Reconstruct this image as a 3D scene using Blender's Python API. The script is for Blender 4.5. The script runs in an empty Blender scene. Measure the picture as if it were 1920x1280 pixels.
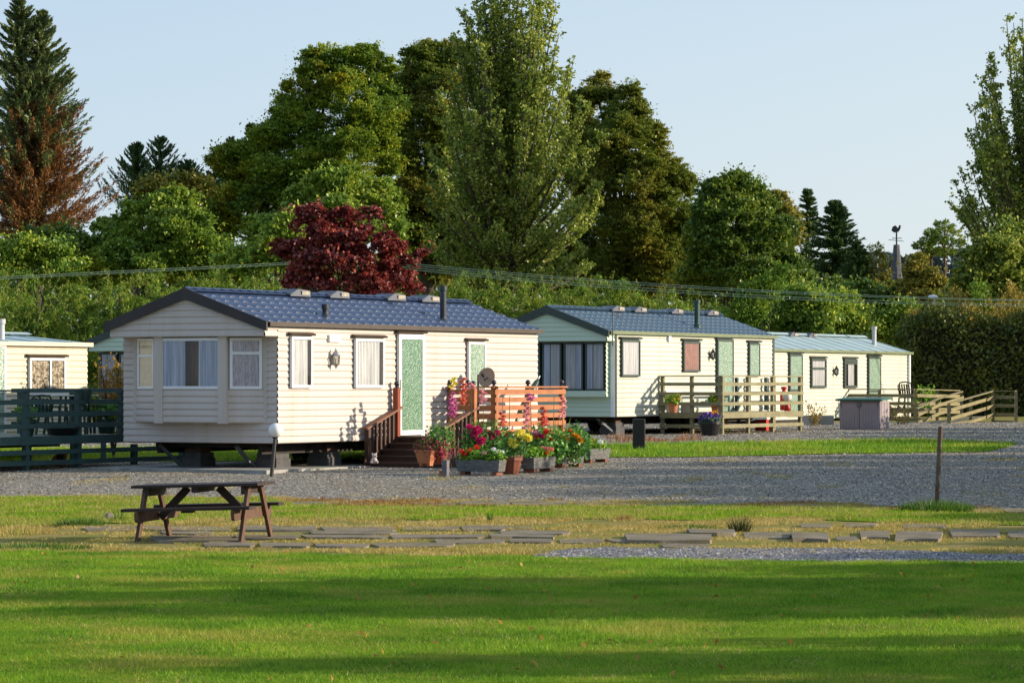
import bpy, math, random
import numpy as np
from mathutils import Vector, Matrix
rng = np.random.default_rng(7)
random.seed(7)
SC = bpy.context.scene
COL = SC.collection
R = math.radians
F = 6200.0; CX = 960.0; HY = 715.0; EYE = 1.9     # lens in pixels of the 1920 px photograph, horizon row, eye height

# ------------------------------------------------------------------ ground profile
GY = [-900, 43, 50, 58, 80, 98, 115, 150, 400, 2500]
GZ = [0, 0, .10, .31, .57, .64, .75, .9, 1.2, 1.2]
def gz(y): return float(np.interp(y, GY, GZ))
def at(px, py, Y): return Vector(((px-CX)/F*Y, Y, EYE+(HY-py)/F*Y))
def xat(px, Y): return (px-CX)/F*Y
def zat(py, Y): return EYE+(HY-py)/F*Y
def gp(px, py):
    Y = 50.0
    for _ in range(60): Y = .5*Y+.5*F*(EYE-gz(Y))/(py-HY)
    return (xat(px, Y), Y)

# ------------------------------------------------------------------ tagging
def tag(o, label=None, cat=None, group=None, kind=None):
    if label: o['label'] = label
    if cat: o['category'] = cat
    if group: o['group'] = group
    if kind: o['kind'] = kind
    return o
def empty(name, loc, rz=0, label=None, cat=None, group=None):
    o = bpy.data.objects.new(name, None); COL.objects.link(o)
    o.location = loc; o.rotation_euler = (0, 0, rz); o.empty_display_size = .2
    return tag(o, label, cat, group)
def copy_tree(o, parent=None):
    c = o.copy(); COL.objects.link(c)
    if parent is not None: c.parent = parent
    for ch in list(o.children): copy_tree(ch, c)
    return c

# ------------------------------------------------------------------ mesh builder
class MB:
    def __init__(s): s.v = []; s.f = []
    def add(s, vs, fs):
        n = len(s.v); s.v += [tuple(p) for p in vs]; s.f += [tuple(i+n for i in f) for f in fs]; return s
    def box(s, x0, x1, y0, y1, z0, z1):
        return s.add([(x0,y0,z0),(x1,y0,z0),(x1,y1,z0),(x0,y1,z0),(x0,y0,z1),(x1,y0,z1),(x1,y1,z1),(x0,y1,z1)],
                     [(0,3,2,1),(4,5,6,7),(0,1,5,4),(1,2,6,5),(2,3,7,6),(3,0,4,7)])
    def bar(s, p, q, w, h, up=(0,0,1)):
        p = Vector(p); q = Vector(q); d = (q-p).normalized(); u = Vector(up)
        if abs(d.dot(u)) > .98: u = Vector((0,1,0))
        a = d.cross(u).normalized(); b = a.cross(d).normalized()
        a *= w/2; b *= h/2
        vs = [p-a-b, p+a-b, p+a+b, p-a+b, q-a-b, q+a-b, q+a+b, q-a+b]
        return s.add(vs, [(0,1,2,3),(7,6,5,4),(0,4,5,1),(1,5,6,2),(2,6,7,3),(3,7,4,0)])
    def tube(s, pts, r, seg=8, caps=True):
        pts = [Vector(p) for p in pts]; n = len(pts)
        rs = r if isinstance(r, (list, tuple)) else [r]*n
        vs = []; 
        for i, p in enumerate(pts):
            d = (pts[min(i+1,n-1)]-pts[max(i-1,0)]).normalized()
            u = Vector((0,0,1)) if abs(d.z) < .9 else Vector((0,1,0))
            a = d.cross(u).normalized(); b = a.cross(d).normalized()
            for k in range(seg):
                t = 2*math.pi*k/seg; vs.append(p+a*(math.cos(t)*rs[i])+b*(math.sin(t)*rs[i]))
        fs = []
        for i in range(n-1):
            for k in range(seg):
                k2 = (k+1) % seg; fs.append((i*seg+k, i*seg+k2, (i+1)*seg+k2, (i+1)*seg+k))
        if caps: fs.append(tuple(reversed(range(seg)))); fs.append(tuple((n-1)*seg+k for k in range(seg)))
        return s.add(vs, fs)
    def lathe(s, prof, c=(0,0,0), seg=16, phase=0):
        vs = []; n = len(prof)
        for r, z in prof:
            for k in range(seg):
                t = 2*math.pi*k/seg+phase; vs.append((c[0]+r*math.cos(t), c[1]+r*math.sin(t), c[2]+z))
        fs = []
        for i in range(n-1):
            for k in range(seg):
                k2 = (k+1) % seg; fs.append((i*seg+k, i*seg+k2, (i+1)*seg+k2, (i+1)*seg+k))
        fs.append(tuple(reversed(range(seg)))); fs.append(tuple((n-1)*seg+k for k in range(seg)))
        return s.add(vs, fs)
    def sphere(s, c, r, seg=14, rings=9, sz=1):
        return s.lathe([(max(.0005, r*math.sin(math.pi*i/rings)), -r*sz*math.cos(math.pi*i/rings)) for i in range(rings+1)], c, seg)
    def prism(s, poly, vec):
        n = len(poly); v = Vector(vec); vs = [Vector(p) for p in poly]; vs += [p+v for p in vs]
        return s.add(vs, [tuple(reversed(range(n))), tuple(n+i for i in range(n))]+[(i, (i+1) % n, n+(i+1) % n, n+i) for i in range(n)])
    def grid(s, fn, us, vs):
        a = [fn(u, v) for v in vs for u in us]; n = len(us)
        return s.add(a, [(j*n+i, j*n+i+1, (j+1)*n+i+1, (j+1)*n+i) for j in range(len(vs)-1) for i in range(n-1)])
    def build(s, name, mat, parent=None, smooth=False, bevel=0):
        me = bpy.data.meshes.new(name); me.from_pydata(s.v, [], s.f); me.update()
        if smooth: me.shade_smooth()
        me.materials.append(mat)
        o = bpy.data.objects.new(name, me); COL.objects.link(o)
        if parent is not None: o.parent = parent
        if bevel:
            m = o.modifiers.new('bevel', 'BEVEL'); m.width = bevel; m.segments = 2; m.limit_method = 'ANGLE'
        return o

def np_mesh(name, verts, faces, mat, parent=None, smooth=False):
    verts = np.ascontiguousarray(verts, dtype=np.float32).reshape(-1, 3); faces = np.ascontiguousarray(faces, dtype=np.int32)
    n, k = faces.shape
    me = bpy.data.meshes.new(name)
    me.vertices.add(len(verts)); me.vertices.foreach_set('co', verts.ravel())
    me.loops.add(n*k); me.loops.foreach_set('vertex_index', faces.ravel())
    me.polygons.add(n); me.polygons.foreach_set('loop_start', np.arange(0, n*k, k, dtype=np.int32))
    if smooth: me.polygons.foreach_set('use_smooth', np.ones(n, dtype=bool))
    me.update(calc_edges=True); me.materials.append(mat)
    o = bpy.data.objects.new(name, me); COL.objects.link(o)
    if parent is not None: o.parent = parent
    return o

# ------------------------------------------------------------------ materials
def _new(name):
    m = bpy.data.materials.new(name); m.use_nodes = True; nt = m.node_tree; nt.nodes.clear()
    return m, nt, nt.nodes, nt.links
def _mix(N, L, fac, a, b):
    n = N.new('ShaderNodeMix'); n.data_type = 'RGBA'
    if isinstance(fac, (int, float)): n.inputs[0].default_value = fac
    else: L.new(fac, n.inputs[0])
    for i, c in ((6, a), (7, b)):
        if isinstance(c, (tuple, list)): n.inputs[i].default_value = (c[0], c[1], c[2], 1)
        else: L.new(c, n.inputs[i])
    return n.outputs[2]
def _noise(N, L, co, scale, detail=4, rough=.6, stretch=None):
    if stretch:
        mp = N.new('ShaderNodeMapping'); mp.inputs['Scale'].default_value = stretch; L.new(co, mp.inputs[0]); co = mp.outputs[0]
    n = N.new('ShaderNodeTexNoise'); n.inputs['Scale'].default_value = scale; n.inputs['Detail'].default_value = detail
    n.inputs['Roughness'].default_value = rough; L.new(co, n.inputs[0]); return n.outputs[0]
def _ramp(N, L, fac, stops):
    n = N.new('ShaderNodeValToRGB'); e = n.color_ramp.elements
    while len(e) < len(stops): e.new(.5)
    for i, (p, c) in enumerate(stops):
        e[i].position = p; e[i].color = (c[0], c[1], c[2], 1) if isinstance(c, (tuple, list)) else (c, c, c, 1)
    L.new(fac, n.inputs[0]); return n.outputs[0]
def mat(name, col, rough=.6, col2=None, scale=6, bump=0, bscale=60, spec=.4, metal=0, stretch=None, lo=.35, hi=.65, dirt=None, dscale=1.5, dst=None):
    m, nt, N, L = _new(name)
    out = N.new('ShaderNodeOutputMaterial'); b = N.new('ShaderNodeBsdfPrincipled'); L.new(b.outputs[0], out.inputs[0])
    co = N.new('ShaderNodeTexCoord').outputs['Object']
    c2 = col2 or tuple(x*.72 for x in col)
    fac = _ramp(N, L, _noise(N, L, co, scale, 5, .65, stretch), [(lo, 0.), (hi, 1.)])
    c = _mix(N, L, fac, col, c2)
    if dirt:
        f2 = _ramp(N, L, _noise(N, L, co, dscale, 6, .7, dst), [(.5, 0.), (.75, .8)])
        c = _mix(N, L, f2, c, dirt)
    L.new(c, b.inputs['Base Color'])
    b.inputs['Roughness'].default_value = rough; b.inputs['Metallic'].default_value = metal
    b.inputs['Specular IOR Level'].default_value = spec
    if bump:
        bp = N.new('ShaderNodeBump'); bp.inputs['Strength'].default_value = bump; bp.inputs['Distance'].default_value = .01
        L.new(_noise(N, L, co, bscale, 4, .6, stretch), bp.inputs['Height']); L.new(bp.outputs[0], b.inputs['Normal'])
    return m
LG = 3.6
def leafmat(name, cols, nscale=.6, trans=.35, gloss=.06, nw=.55, alt=None, lg=True, warm=1.2):
    """leaf tint differs from leaf to leaf and from bough to bough"""
    cols = [(min(.9, c[0]*LG*warm), min(.9, c[1]*LG), c[2]*LG*.8) for c in cols] if lg else cols
    m, nt, N, L = _new(name)
    out = N.new('ShaderNodeOutputMaterial')
    g = N.new('ShaderNodeNewGeometry'); co = N.new('ShaderNodeTexCoord').outputs['Object']
    nz = _noise(N, L, co, nscale, 3, .6)
    mr = N.new('ShaderNodeMapRange'); mr.inputs[1].default_value = .3; mr.inputs[2].default_value = .7; L.new(nz, mr.inputs[0])
    mx = N.new('ShaderNodeMix'); mx.inputs[0].default_value = nw; L.new(g.outputs['Random Per Island'], mx.inputs[2]); L.new(mr.outputs[0], mx.inputs[3])
    k = len(cols)
    c = _ramp(N, L, mx.outputs[0], [((i+.5)/k, cc) for i, cc in enumerate(cols)])
    if alt:
        f2 = _ramp(N, L, _noise(N, L, co, alt[1], 3, .6), [(alt[2], 0.), (alt[2]+.12, alt[3])])
        c = _mix(N, L, f2, c, alt[0])
    d = N.new('ShaderNodeBsdfDiffuse'); t = N.new('ShaderNodeBsdfTranslucent'); gl = N.new('ShaderNodeBsdfGlossy')
    gl.inputs['Roughness'].default_value = .45
    L.new(c, d.inputs[0]); L.new(c, t.inputs[0])
    s1 = N.new('ShaderNodeMixShader'); s1.inputs[0].default_value = trans; L.new(d.outputs[0], s1.inputs[1]); L.new(t.outputs[0], s1.inputs[2])
    s2 = N.new('ShaderNodeMixShader'); s2.inputs[0].default_value = gloss*.5; L.new(s1.outputs[0], s2.inputs[1]); L.new(gl.outputs[0], s2.inputs[2])
    L.new(s2.outputs[0], out.inputs[0]); return m
def glassmat(name, refl=.05, tint=(1,1,1)):
    m, nt, N, L = _new(name); out = N.new('ShaderNodeOutputMaterial')
    t = N.new('ShaderNodeBsdfTransparent'); t.inputs[0].default_value = (*tint, 1)
    g = N.new('ShaderNodeBsdfGlossy'); g.inputs['Roughness'].default_value = .03
    fr = N.new('ShaderNodeLayerWeight'); fr.inputs[0].default_value = .25
    mr = N.new('ShaderNodeMapRange'); mr.inputs[3].default_value = refl; mr.inputs[4].default_value = .9; L.new(fr.outputs['Fresnel'], mr.inputs[0])
    s = N.new('ShaderNodeMixShader'); L.new(mr.outputs[0], s.inputs[0]); L.new(t.outputs[0], s.inputs[1]); L.new(g.outputs[0], s.inputs[2])
    L.new(s.outputs[0], out.inputs[0]); return m
def vormat(name, stops, scale, rough=.6, bump=0, spec=.3, big=None, stretch=None):
    """cells of different tint: gravel, patterned glass"""
    m, nt, N, L = _new(name)
    out = N.new('ShaderNodeOutputMaterial'); b = N.new('ShaderNodeBsdfPrincipled'); L.new(b.outputs[0], out.inputs[0])
    co = N.new('ShaderNodeTexCoord').outputs['Object']
    if stretch:
        mp = N.new('ShaderNodeMapping'); mp.inputs['Scale'].default_value = stretch; L.new(co, mp.inputs[0]); co = mp.outputs[0]
    v = N.new('ShaderNodeTexVoronoi'); v.inputs['Scale'].default_value = scale; L.new(co, v.inputs[0])
    sep = N.new('ShaderNodeSeparateColor'); L.new(v.outputs['Color'], sep.inputs[0])
    c = _ramp(N, L, sep.outputs[0], stops)
    if big: c = _mix(N, L, _ramp(N, L, _noise(N, L, co, big[1], 5, .65), [(big[2], 0.), (big[3], big[4])]), c, big[0])
    L.new(c, b.inputs['Base Color']); b.inputs['Roughness'].default_value = rough; b.inputs['Specular IOR Level'].default_value = spec
    if bump:
        bp = N.new('ShaderNodeBump'); bp.inputs['Strength'].default_value = bump; bp.inputs['Distance'].default_value = .02; bp.invert = True
        L.new(v.outputs['Distance'], bp.inputs['Height']); L.new(bp.outputs[0], b.inputs['Normal'])
    return m
def islandmat(name, stops, rough=.8, spec=.3):
    m, nt, N, L = _new(name)
    out = N.new('ShaderNodeOutputMaterial'); b = N.new('ShaderNodeBsdfPrincipled'); L.new(b.outputs[0], out.inputs[0])
    g = N.new('ShaderNodeNewGeometry')
    L.new(_ramp(N, L, g.outputs['Random Per Island'], stops), b.inputs['Base Color'])
    b.inputs['Roughness'].default_value = rough; b.inputs['Specular IOR Level'].default_value = spec
    return m

# ------------------------------------------------------------------ camera, world, sun
cam = bpy.data.cameras.new('camera'); co_ = bpy.data.objects.new('camera', cam); COL.objects.link(co_)
cam.sensor_width = 36; cam.lens = 36*F/1920; cam.shift_y = (HY-640)/1920; cam.clip_end = 5000; cam.clip_start = .5
co_.location = (0, 0, EYE); co_.rotation_euler = (R(90), 0, 0)
cam.dof.use_dof = True; cam.dof.focus_distance = 60; cam.dof.aperture_fstop = 18
SC.camera = co_
SUN_AZ = 2.0; SUN_EL = 15.5
S = Vector((math.cos(R(SUN_AZ))*math.cos(R(SUN_EL)), math.sin(R(SUN_AZ))*math.cos(R(SUN_EL)), math.sin(R(SUN_EL))))
sl = bpy.data.lights.new('sun', 'SUN'); so = bpy.data.objects.new('sun', sl); COL.objects.link(so)
sl.energy = 3.4; sl.angle = R(.5); sl.color = (1.0, .85, .65)
so.rotation_euler = (-S).to_track_quat('-Z', 'Y').to_euler(); so.location = (60, 20, 30)
w = bpy.data.worlds.new('World'); SC.world = w; w.use_nodes = True
wn = w.node_tree.nodes; wl = w.node_tree.links
bg = wn['Background']; sky = wn.new('ShaderNodeTexSky'); sky.sky_type = 'NISHITA'; sky.sun_disc = False
sky.sun_elevation = R(SUN_EL); sky.sun_rotation = math.atan2(S.x, S.y); sky.air_density = 1.0; sky.dust_density = 1.0; sky.ozone_density = 1.5
# thin bright morning air: the physical sky blended with a pale blue that whitens towards the horizon and the sun
tc = wn.new('ShaderNodeTexCoord'); sp = wn.new('ShaderNodeSeparateXYZ'); wl.new(tc.outputs['Generated'], sp.inputs[0])
rz = wn.new('ShaderNodeMapRange'); rz.inputs[1].default_value = 0; rz.inputs[2].default_value = .30; wl.new(sp.outputs['Z'], rz.inputs[0])
rx = wn.new('ShaderNodeMath'); rx.operation = 'MULTIPLY_ADD'; rx.inputs[1].default_value = -.95; rx.inputs[2].default_value = 0; wl.new(sp.outputs['X'], rx.inputs[0])
ad = wn.new('ShaderNodeMath'); ad.operation = 'ADD'; ad.use_clamp = True; wl.new(rz.outputs[0], ad.inputs[0]); wl.new(rx.outputs[0], ad.inputs[1])
cr = wn.new('ShaderNodeValToRGB'); e = cr.color_ramp.elements
e[0].position = 0; e[0].color = (2.05, 2.32, 2.50, 1); e[1].position = 1; e[1].color = (1.10, 1.58, 2.28, 1)
m_ = e.new(.35); m_.color = (1.68, 2.06, 2.46, 1)
wl.new(ad.outputs[0], cr.inputs[0])
mk = wn.new('ShaderNodeMix'); mk.data_type = 'RGBA'; mk.inputs[0].default_value = .9
wl.new(sky.outputs[0], mk.inputs[6]); wl.new(cr.outputs[0], mk.inputs[7]); wl.new(mk.outputs[2], bg.inputs[0]); bg.inputs[1].default_value = .15
SC.view_settings.view_transform = 'Standard'; SC.view_settings.look = 'None'
SC.view_settings.exposure = 1.15
SC.cycles.max_bounces = 6; SC.cycles.transparent_max_bounces = 12; SC.cycles.use_denoising = True
# ================================================================== ground
class Curve:
    def __init__(s, pts, amp=.0, fr=1.7, ph=0):
        g = sorted(gp(*p) for p in pts); s.x = [a for a, b in g]; s.y = [b for a, b in g]; s.amp = amp; s.fr = fr; s.ph = ph
    def __call__(s, x):
        x = np.asarray(x, float)
        return np.interp(x, s.x, s.y)+s.amp*(np.sin(x*s.fr+s.ph)+.6*np.sin(x*s.fr*2.7+1+s.ph)+.4*np.sin(x*s.fr*6.1+2*s.ph))
E_lawn = Curve([(-600,1036),(0,1035),(300,1036),(1000,1046),(1300,1051),(1920,1056),(2500,1058)], .12)
E_peb = Curve([(990,1040),(1080,1029),(1300,1027),(1600,1030),(1920,1040),(2500,1040)], .1, 2.1)
E_gn = Curve([(-600,984),(0,984),(300,982),(520,972),(960,973),(1300,974),(1500,970),(1650,982),(1920,984),(2500,985)], .25, 1.3, 1)
E_gf = Curve([(-600,931),(0,932),(500,934),(560,948),(960,951),(1300,949),(1600,953),(1750,960),(1920,966),(2500,970)], .12, 1.9, 2)
E_gr = Curve([(-600,930),(0,931),(490,932),(560,938),(960,940),(1300,942),(1600,946),(1920,957),(2500,960)], .15, 2.3, 3)
E_isn = Curve([(1120,859),(1300,857),(1500,853),(1700,850),(1850,847),(1893,838),(1910,831)], .12, 1.1)
E_isf = Curve([(1100,835),(1300,831),(1500,827),(1700,824),(1870,823),(1899,827),(1910,831)], .12, 1.4, 2)

GROUND_ROWS = sorted(set([-60,0,10,16,20]+list(np.arange(22,100,.75))+[43,50,58,80,98]+[100,104,108,115,122,130,140,150,175,200,250,300,400,700,1500,2400]))
def sheet(name, x0, x1, dx, near, far, lift, m, kind='structure'):
    xs = np.arange(x0, x1+1e-6, dx); rows = [r for r in GROUND_ROWS]
    n = near(xs) if callable(near) else np.full(len(xs), near); f = far(xs) if callable(far) else np.full(len(xs), far)
    rows = [r for r in rows if r > n.min()-1 and r < f.max()+1]
    rows = [n.min()-.5]+rows+[f.max()+.5]
    V = []; 
    for r in rows:
        y = np.clip(r, n, np.maximum(n, f)); V.append(np.stack([xs, y, np.interp(y, GY, GZ)+lift], 1))
    V = np.concatenate(V); k = len(xs); fs = []
    for j in range(len(rows)-1):
        for i in range(k-1):
            a = (j*k+i, j*k+i+1, (j+1)*k+i+1, (j+1)*k+i)
            p = V[list(a)]
            if abs((p[2]-p[0])[0]*(p[3]-p[1])[1]-(p[2]-p[0])[1]*(p[3]-p[1])[0]) > 1e-5: fs.append(a)
    o = np_mesh(name, V, fs, m, None, True); o['kind'] = kind; return o

M_soil = mat('dry_mossy_soil', (.28,.22,.085), .95, (.17,.19,.045), 1.3, .6, 30, 0, dirt=(.36,.26,.13), dscale=.9)
M_lawnbase = mat('lawn_soil', (.11,.2,.015), .95, (.17,.22,.025), 1.2, .5, 40, 0)
M_gravel = vormat('gravel', [(.0,(.065,.06,.054)),(.3,(.165,.152,.135)),(.6,(.26,.235,.20)),(.85,(.40,.36,.29)),(1,(.6,.54,.44))], 34, .85, .35, 0, ((.27,.21,.13), .3, .47, .72, .6), None)
M_pebble = vormat('pebble_strip', [(0,(.075,.072,.076)),(.5,(.2,.19,.195)),(1,(.42,.40,.40))], 30, .85, 1.0, 0)
M_conc = mat('concrete', (.36,.35,.32), .9, (.24,.23,.21), 2.2, .5, 50, dirt=(.12,.115,.09))
M_slab = mat('old_paving_stone', (.29,.25,.195), .95, (.17,.145,.11), 2.5, .8, 30, 0, dirt=(.24,.2,.08), dscale=2.2)

big = MB()
xs = [-1500,-300,-80]+list(range(-40,41,4))+[80,300,1500]
ys = sorted(set(GROUND_ROWS+[-400]))
big.grid(lambda x, y: (x, y, gz(y)), xs, ys)
g = big.build('ground', M_soil, None, True); g['kind'] = 'structure'
sheet('lawn', -14, 14, .25, -20, E_lawn, .012, M_lawnbase)
sheet('pebble_strip', gp(1000,1040)[0], 8, .1, lambda x: E_lawn(x)+.02, E_peb, .010, M_pebble)
sheet('grass_strip', -14, 14, .25, E_gn, E_gf, .010, M_lawnbase)
sheet('gravel_yard', -24, 24, .3, E_gr, 101, .006, M_gravel)
sheet('grass_island', gp(1095,840)[0], gp(1909,831)[0], .2, E_isn, E_isf, .018, M_lawnbase)
B_n = lambda x: 63.2+0*x+.25*np.sin(x*1.3); B_f = lambda x: 71+0*x+.3*np.sin(x*.9)
sheet('back_lawn', -13, .9, .25, B_n, B_f, .018, M_lawnbase)

# path of sunken slabs across the worn strip, with a concrete kerb line by the gravel
pm = MB()
def slab(px0, px1, py0, py1, lift=.03, jit=.02):
    a = gp(px0, py1); b = gp(px1, py1+random.uniform(-1,1)); c = gp(px1+random.uniform(-6,6), py0); d = gp(px0+random.uniform(-6,6), py0)
    def mid(p, q): t = random.uniform(.3,.7); return (p[0]+(q[0]-p[0])*t+random.uniform(-.02,.02), p[1]+(q[1]-p[1])*t+random.uniform(-.12,.12))
    def cut(p, q): t = random.uniform(.02,.10); return (p[0]+(q[0]-p[0])*t, p[1]+(q[1]-p[1])*t)
    ring = [cut(a,b), mid(a,b), cut(b,a), cut(b,c), cut(c,b), mid(c,d), cut(d,c), cut(d,a)]
    poly = [Vector((p[0], p[1], gz(p[1])-.05)) for p in ring]
    tilt = random.uniform(-jit, jit)*.4
    n = len(pm.v); pm.prism(poly, (0, 0, .05+lift))
    for i in (8, 9, 15): v = pm.v[n+i]; pm.v[n+i] = (v[0], v[1], v[2]+tilt)
y = 991.0
rows = [(989,996.5),(998,1003.5),(1005.5,1011),(1013,1019),(1021,1027)]
for r, (a, b) in enumerate(rows):
    x = 120+random.uniform(0, 120)+r*22
    xe = [1000, 1300, 1040, 1340, 1330][r]
    while x < xe:
        wd = random.uniform(90, 190)
        if random.random() < .8: slab(x, min(x+wd-5, xe), a+random.uniform(-.5,.5), b+random.uniform(-.6,.6), random.uniform(.016,.034))
        x += wd
slab(1165,1335,1006,1019,.045,.0)
for q in [(1390,1480,1000,1011,.02),(1483,1556,1004,1017,.045),(1564,1612,1008,1015,.02),(1612,1668,999,1012,.035),(1676,1764,1002,1016,.045),
          (1690,1775,985,992,.025),(1778,1876,996,1009,.03),(1890,1990,998,1009,.025),(1500,1560,985,992,.03),(1290,1380,998,1006,.05),(1580,1640,984,990,.03)]: slab(*q)
x = 545
while x < 2000:
    wd = random.uniform(70, 150)
    dy = np.interp(x, [545,1300,1600,1920], [0,2,6,17])
    if random.random() < .85: slab(x, x+wd-4, 941+dy+random.uniform(-.5,.5), 946+dy+random.uniform(0,1.5), random.uniform(.01,.03))
    x += wd
pm.build('path', M_slab)['kind'] = 'structure'

# concrete slab the cream home stands on is made with the homes

# ------------------------------------------------------------------ stones and grass (uncountable)
def inside(xs, ys, near, far):
    n = near(xs) if callable(near) else near; f = far(xs) if callable(far) else far
    return (ys > n) & (ys < f)
def scatter(n, y0, y1, near, far, x0=None, x1=None, marg=.4):
    Y = np.sqrt(rng.uniform(y0*y0, y1*y1, n)); X = rng.uniform(-1, 1, n)*(960/F*Y*1.0+marg)
    k = inside(X, Y, near, far)
    if x0 is not None: k &= X > x0
    if x1 is not None: k &= X < x1
    X = X[k]; Y = Y[k]; return X, Y, np.interp(Y, GY, GZ)
def stones(name, pts, r0, r1, m, lift=.0):
    X, Y, Z = pts; n = len(X); r = rng.uniform(r0, r1, n)*rng.uniform(.6, 1.2, n)
    base = np.array([(1,0,0),(0,1,0),(-1,0,0),(0,-1,0),(0,0,1),(0,0,-1)], float)
    j = base[None]*rng.uniform(.6, 1.3, (n,6,1))
    th = rng.uniform(0, 6.283, n); c = np.cos(th)[:,None]; s = np.sin(th)[:,None]
    V = np.stack([j[...,0]*c-j[...,1]*s, j[...,0]*s+j[...,1]*c, j[...,2]*.62], 2)*r[:,None,None]
    V += np.stack([X, Y, Z+lift+r*.15], 1)[:,None,:]
    F0 = np.array([(0,1,4),(1,2,4),(2,3,4),(3,0,4)])
    Fs = (F0[None]+np.arange(n)[:,None,None]*6).reshape(-1,3)
    o = np_mesh(name, V, Fs, m); o['kind'] = 'stuff'; return o
M_stone = islandmat('gravel_stones', [(0,(.05,.046,.042)),(.35,(.145,.132,.115)),(.65,(.27,.24,.20)),(.88,(.46,.40,.31)),(1,(.76,.69,.56))], .85, 0)
M_stone2 = islandmat('pebbles', [(0,(.07,.067,.07)),(.5,(.22,.21,.21)),(.85,(.38,.36,.355)),(1,(.65,.62,.6))], .8, 0)
stones('gravel', scatter(210000, 48, 100, E_gr, 66, marg=.6), .008, .021, M_stone, .004)
stones('loose_gravel', scatter(60000, 64, 101, E_gr, 100, -10, marg=.6), .012, .028, M_stone, .004)
stones('pebbles', scatter(26000, 33, 40, lambda x: E_lawn(x)-.05, lambda x: E_peb(x)+.15*np.sin(7*x), gp(1010,1040)[0]), .008, .02, M_stone2, .008)

def blades(name, pts, h0, h1, wd, m, lift=.01, lean=.45, hmod=None, kind='stuff', parent=None):
    X, Y, Z = pts; n = len(X)
    h = rng.uniform(h0, h1, n)
    if hmod is not None: h = h*hmod(X, Y)
    th = rng.uniform(0, 6.283, n); ww = wd*rng.uniform(.6, 1.3, n)*.5
    l = rng.normal(0, lean, (n, 2))*h[:,None]
    a = np.stack([X-np.cos(th)*ww, Y-np.sin(th)*ww, Z+lift*0], 1); b = np.stack([X+np.cos(th)*ww, Y+np.sin(th)*ww, Z], 1)
    t = np.stack([X+l[:,0], Y+l[:,1], Z+h], 1)
    V = np.stack([a, b, t], 1).reshape(-1,3)
    o = np_mesh(name, V, np.arange(n*3).reshape(-1,3), m, parent)
    if kind: o['kind'] = kind
    return o
def vn(X, Y, fx, fy, seed):
    r = np.random.default_rng(seed); t = 0
    for k in range(5):
        p = r.uniform(0, 6.28, 2); q = r.uniform(.6, 1.7, 2); sg = r.choice([-1,1])
        t = t+np.sin(X*fx*q[0]*(1+.5*k)+sg*Y*fy*q[1]*(1+.4*k)*.7+p[0]+1.3*np.sin(Y*fy*.6+p[1]))/(1+.35*k)
    return t/2.2
G1 = [(.04,.115,.010),(.115,.255,.016),(.22,.39,.024),(.40,.49,.045)]
M_grass = leafmat('grass_blades', G1, .8, .42, .03, .5, ((.46,.38,.08), .55, .53, .7), False)
M_grass2 = leafmat('strip_grass_blades', [(.13,.24,.012),(.2,.33,.018),(.28,.40,.025),(.36,.42,.04)], .9, .42, .03, .5, ((.45,.36,.10), 1.1, .55, .6), False)
M_dry = leafmat('dry_grass_blades', [(.22,.2,.03),(.40,.31,.08),(.52,.40,.14),(.62,.48,.22)], 1.2, .35, .03, .5, ((.2,.28,.03), .9, .55, .7), False)
p = scatter(420000, 19.5, 37.5, 10, lambda x: E_lawn(x)+.1)
blades('lawn_grass', p, .02, .055, .0075, M_grass, 0, .6, lambda X, Y: .8+.35*vn(X, Y, 1.5, 1.2, 3)+.3*np.maximum(0, vn(X, Y, 6.5, 5.2, 8)))
p = scatter(70000, 42, 52, E_gn, E_gf)
blades('strip_grass', p, .03, .07, .014, M_grass2, 0, .5)
X, Y, Z = scatter(230000, 36, 52, lambda x: E_lawn(x)-.1, lambda x: E_gr(x)+.2)
k = (vn(X, Y, 1.6, 1.9, 11) > -.25) & ~((Y > 37.3) & (Y < 41.8) & (rng.random(len(X)) < .3)) & ~((Y < E_peb(X)+.1) & (X > .4) & (rng.random(len(X)) < .93))
blades('dry_grass', (X[k], Y[k], Z[k]), .02, .055, .012, M_dry, 0, .6, lambda X, Y: np.where((Y > 37.3) & (Y < 41.8), .6, 1.0))
X, Y, Z = scatter(60000, 50, 66, lambda x: E_gr(x)+.3, 65, marg=.5); k = vn(X, Y, 1.3, 1.1, 77) > .82
blades('gravel_weeds', (X[k], Y[k], Z[k]), .015, .05, .02, M_dry, 0, .8)
p = scatter(60000, 62, 80, E_isn, E_isf, gp(1095,840)[0], gp(1909,831)[0])
blades('island_grass', p, .05, .12, .022, M_grass, 0, .5)
X, Y, Z = scatter(60000, 60, 73, B_n, B_f, -12.5, 1.2)
blades('back_lawn_grass', (X, Y, Z), .05, .13, .022, M_grass2, 0, .5)
# mown clippings and yellowed blades lying in streaks over the lawn
X, Y, Z = scatter(90000, 19.5, 37, 10, lambda x: E_lawn(x)); k = vn(X, Y, 2.3, 2.9, 41) > .18
blades('dry_lawn_grass', (X[k], Y[k], Z[k]), .015, .045, .008, M_dry, 0, .9)
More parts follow.
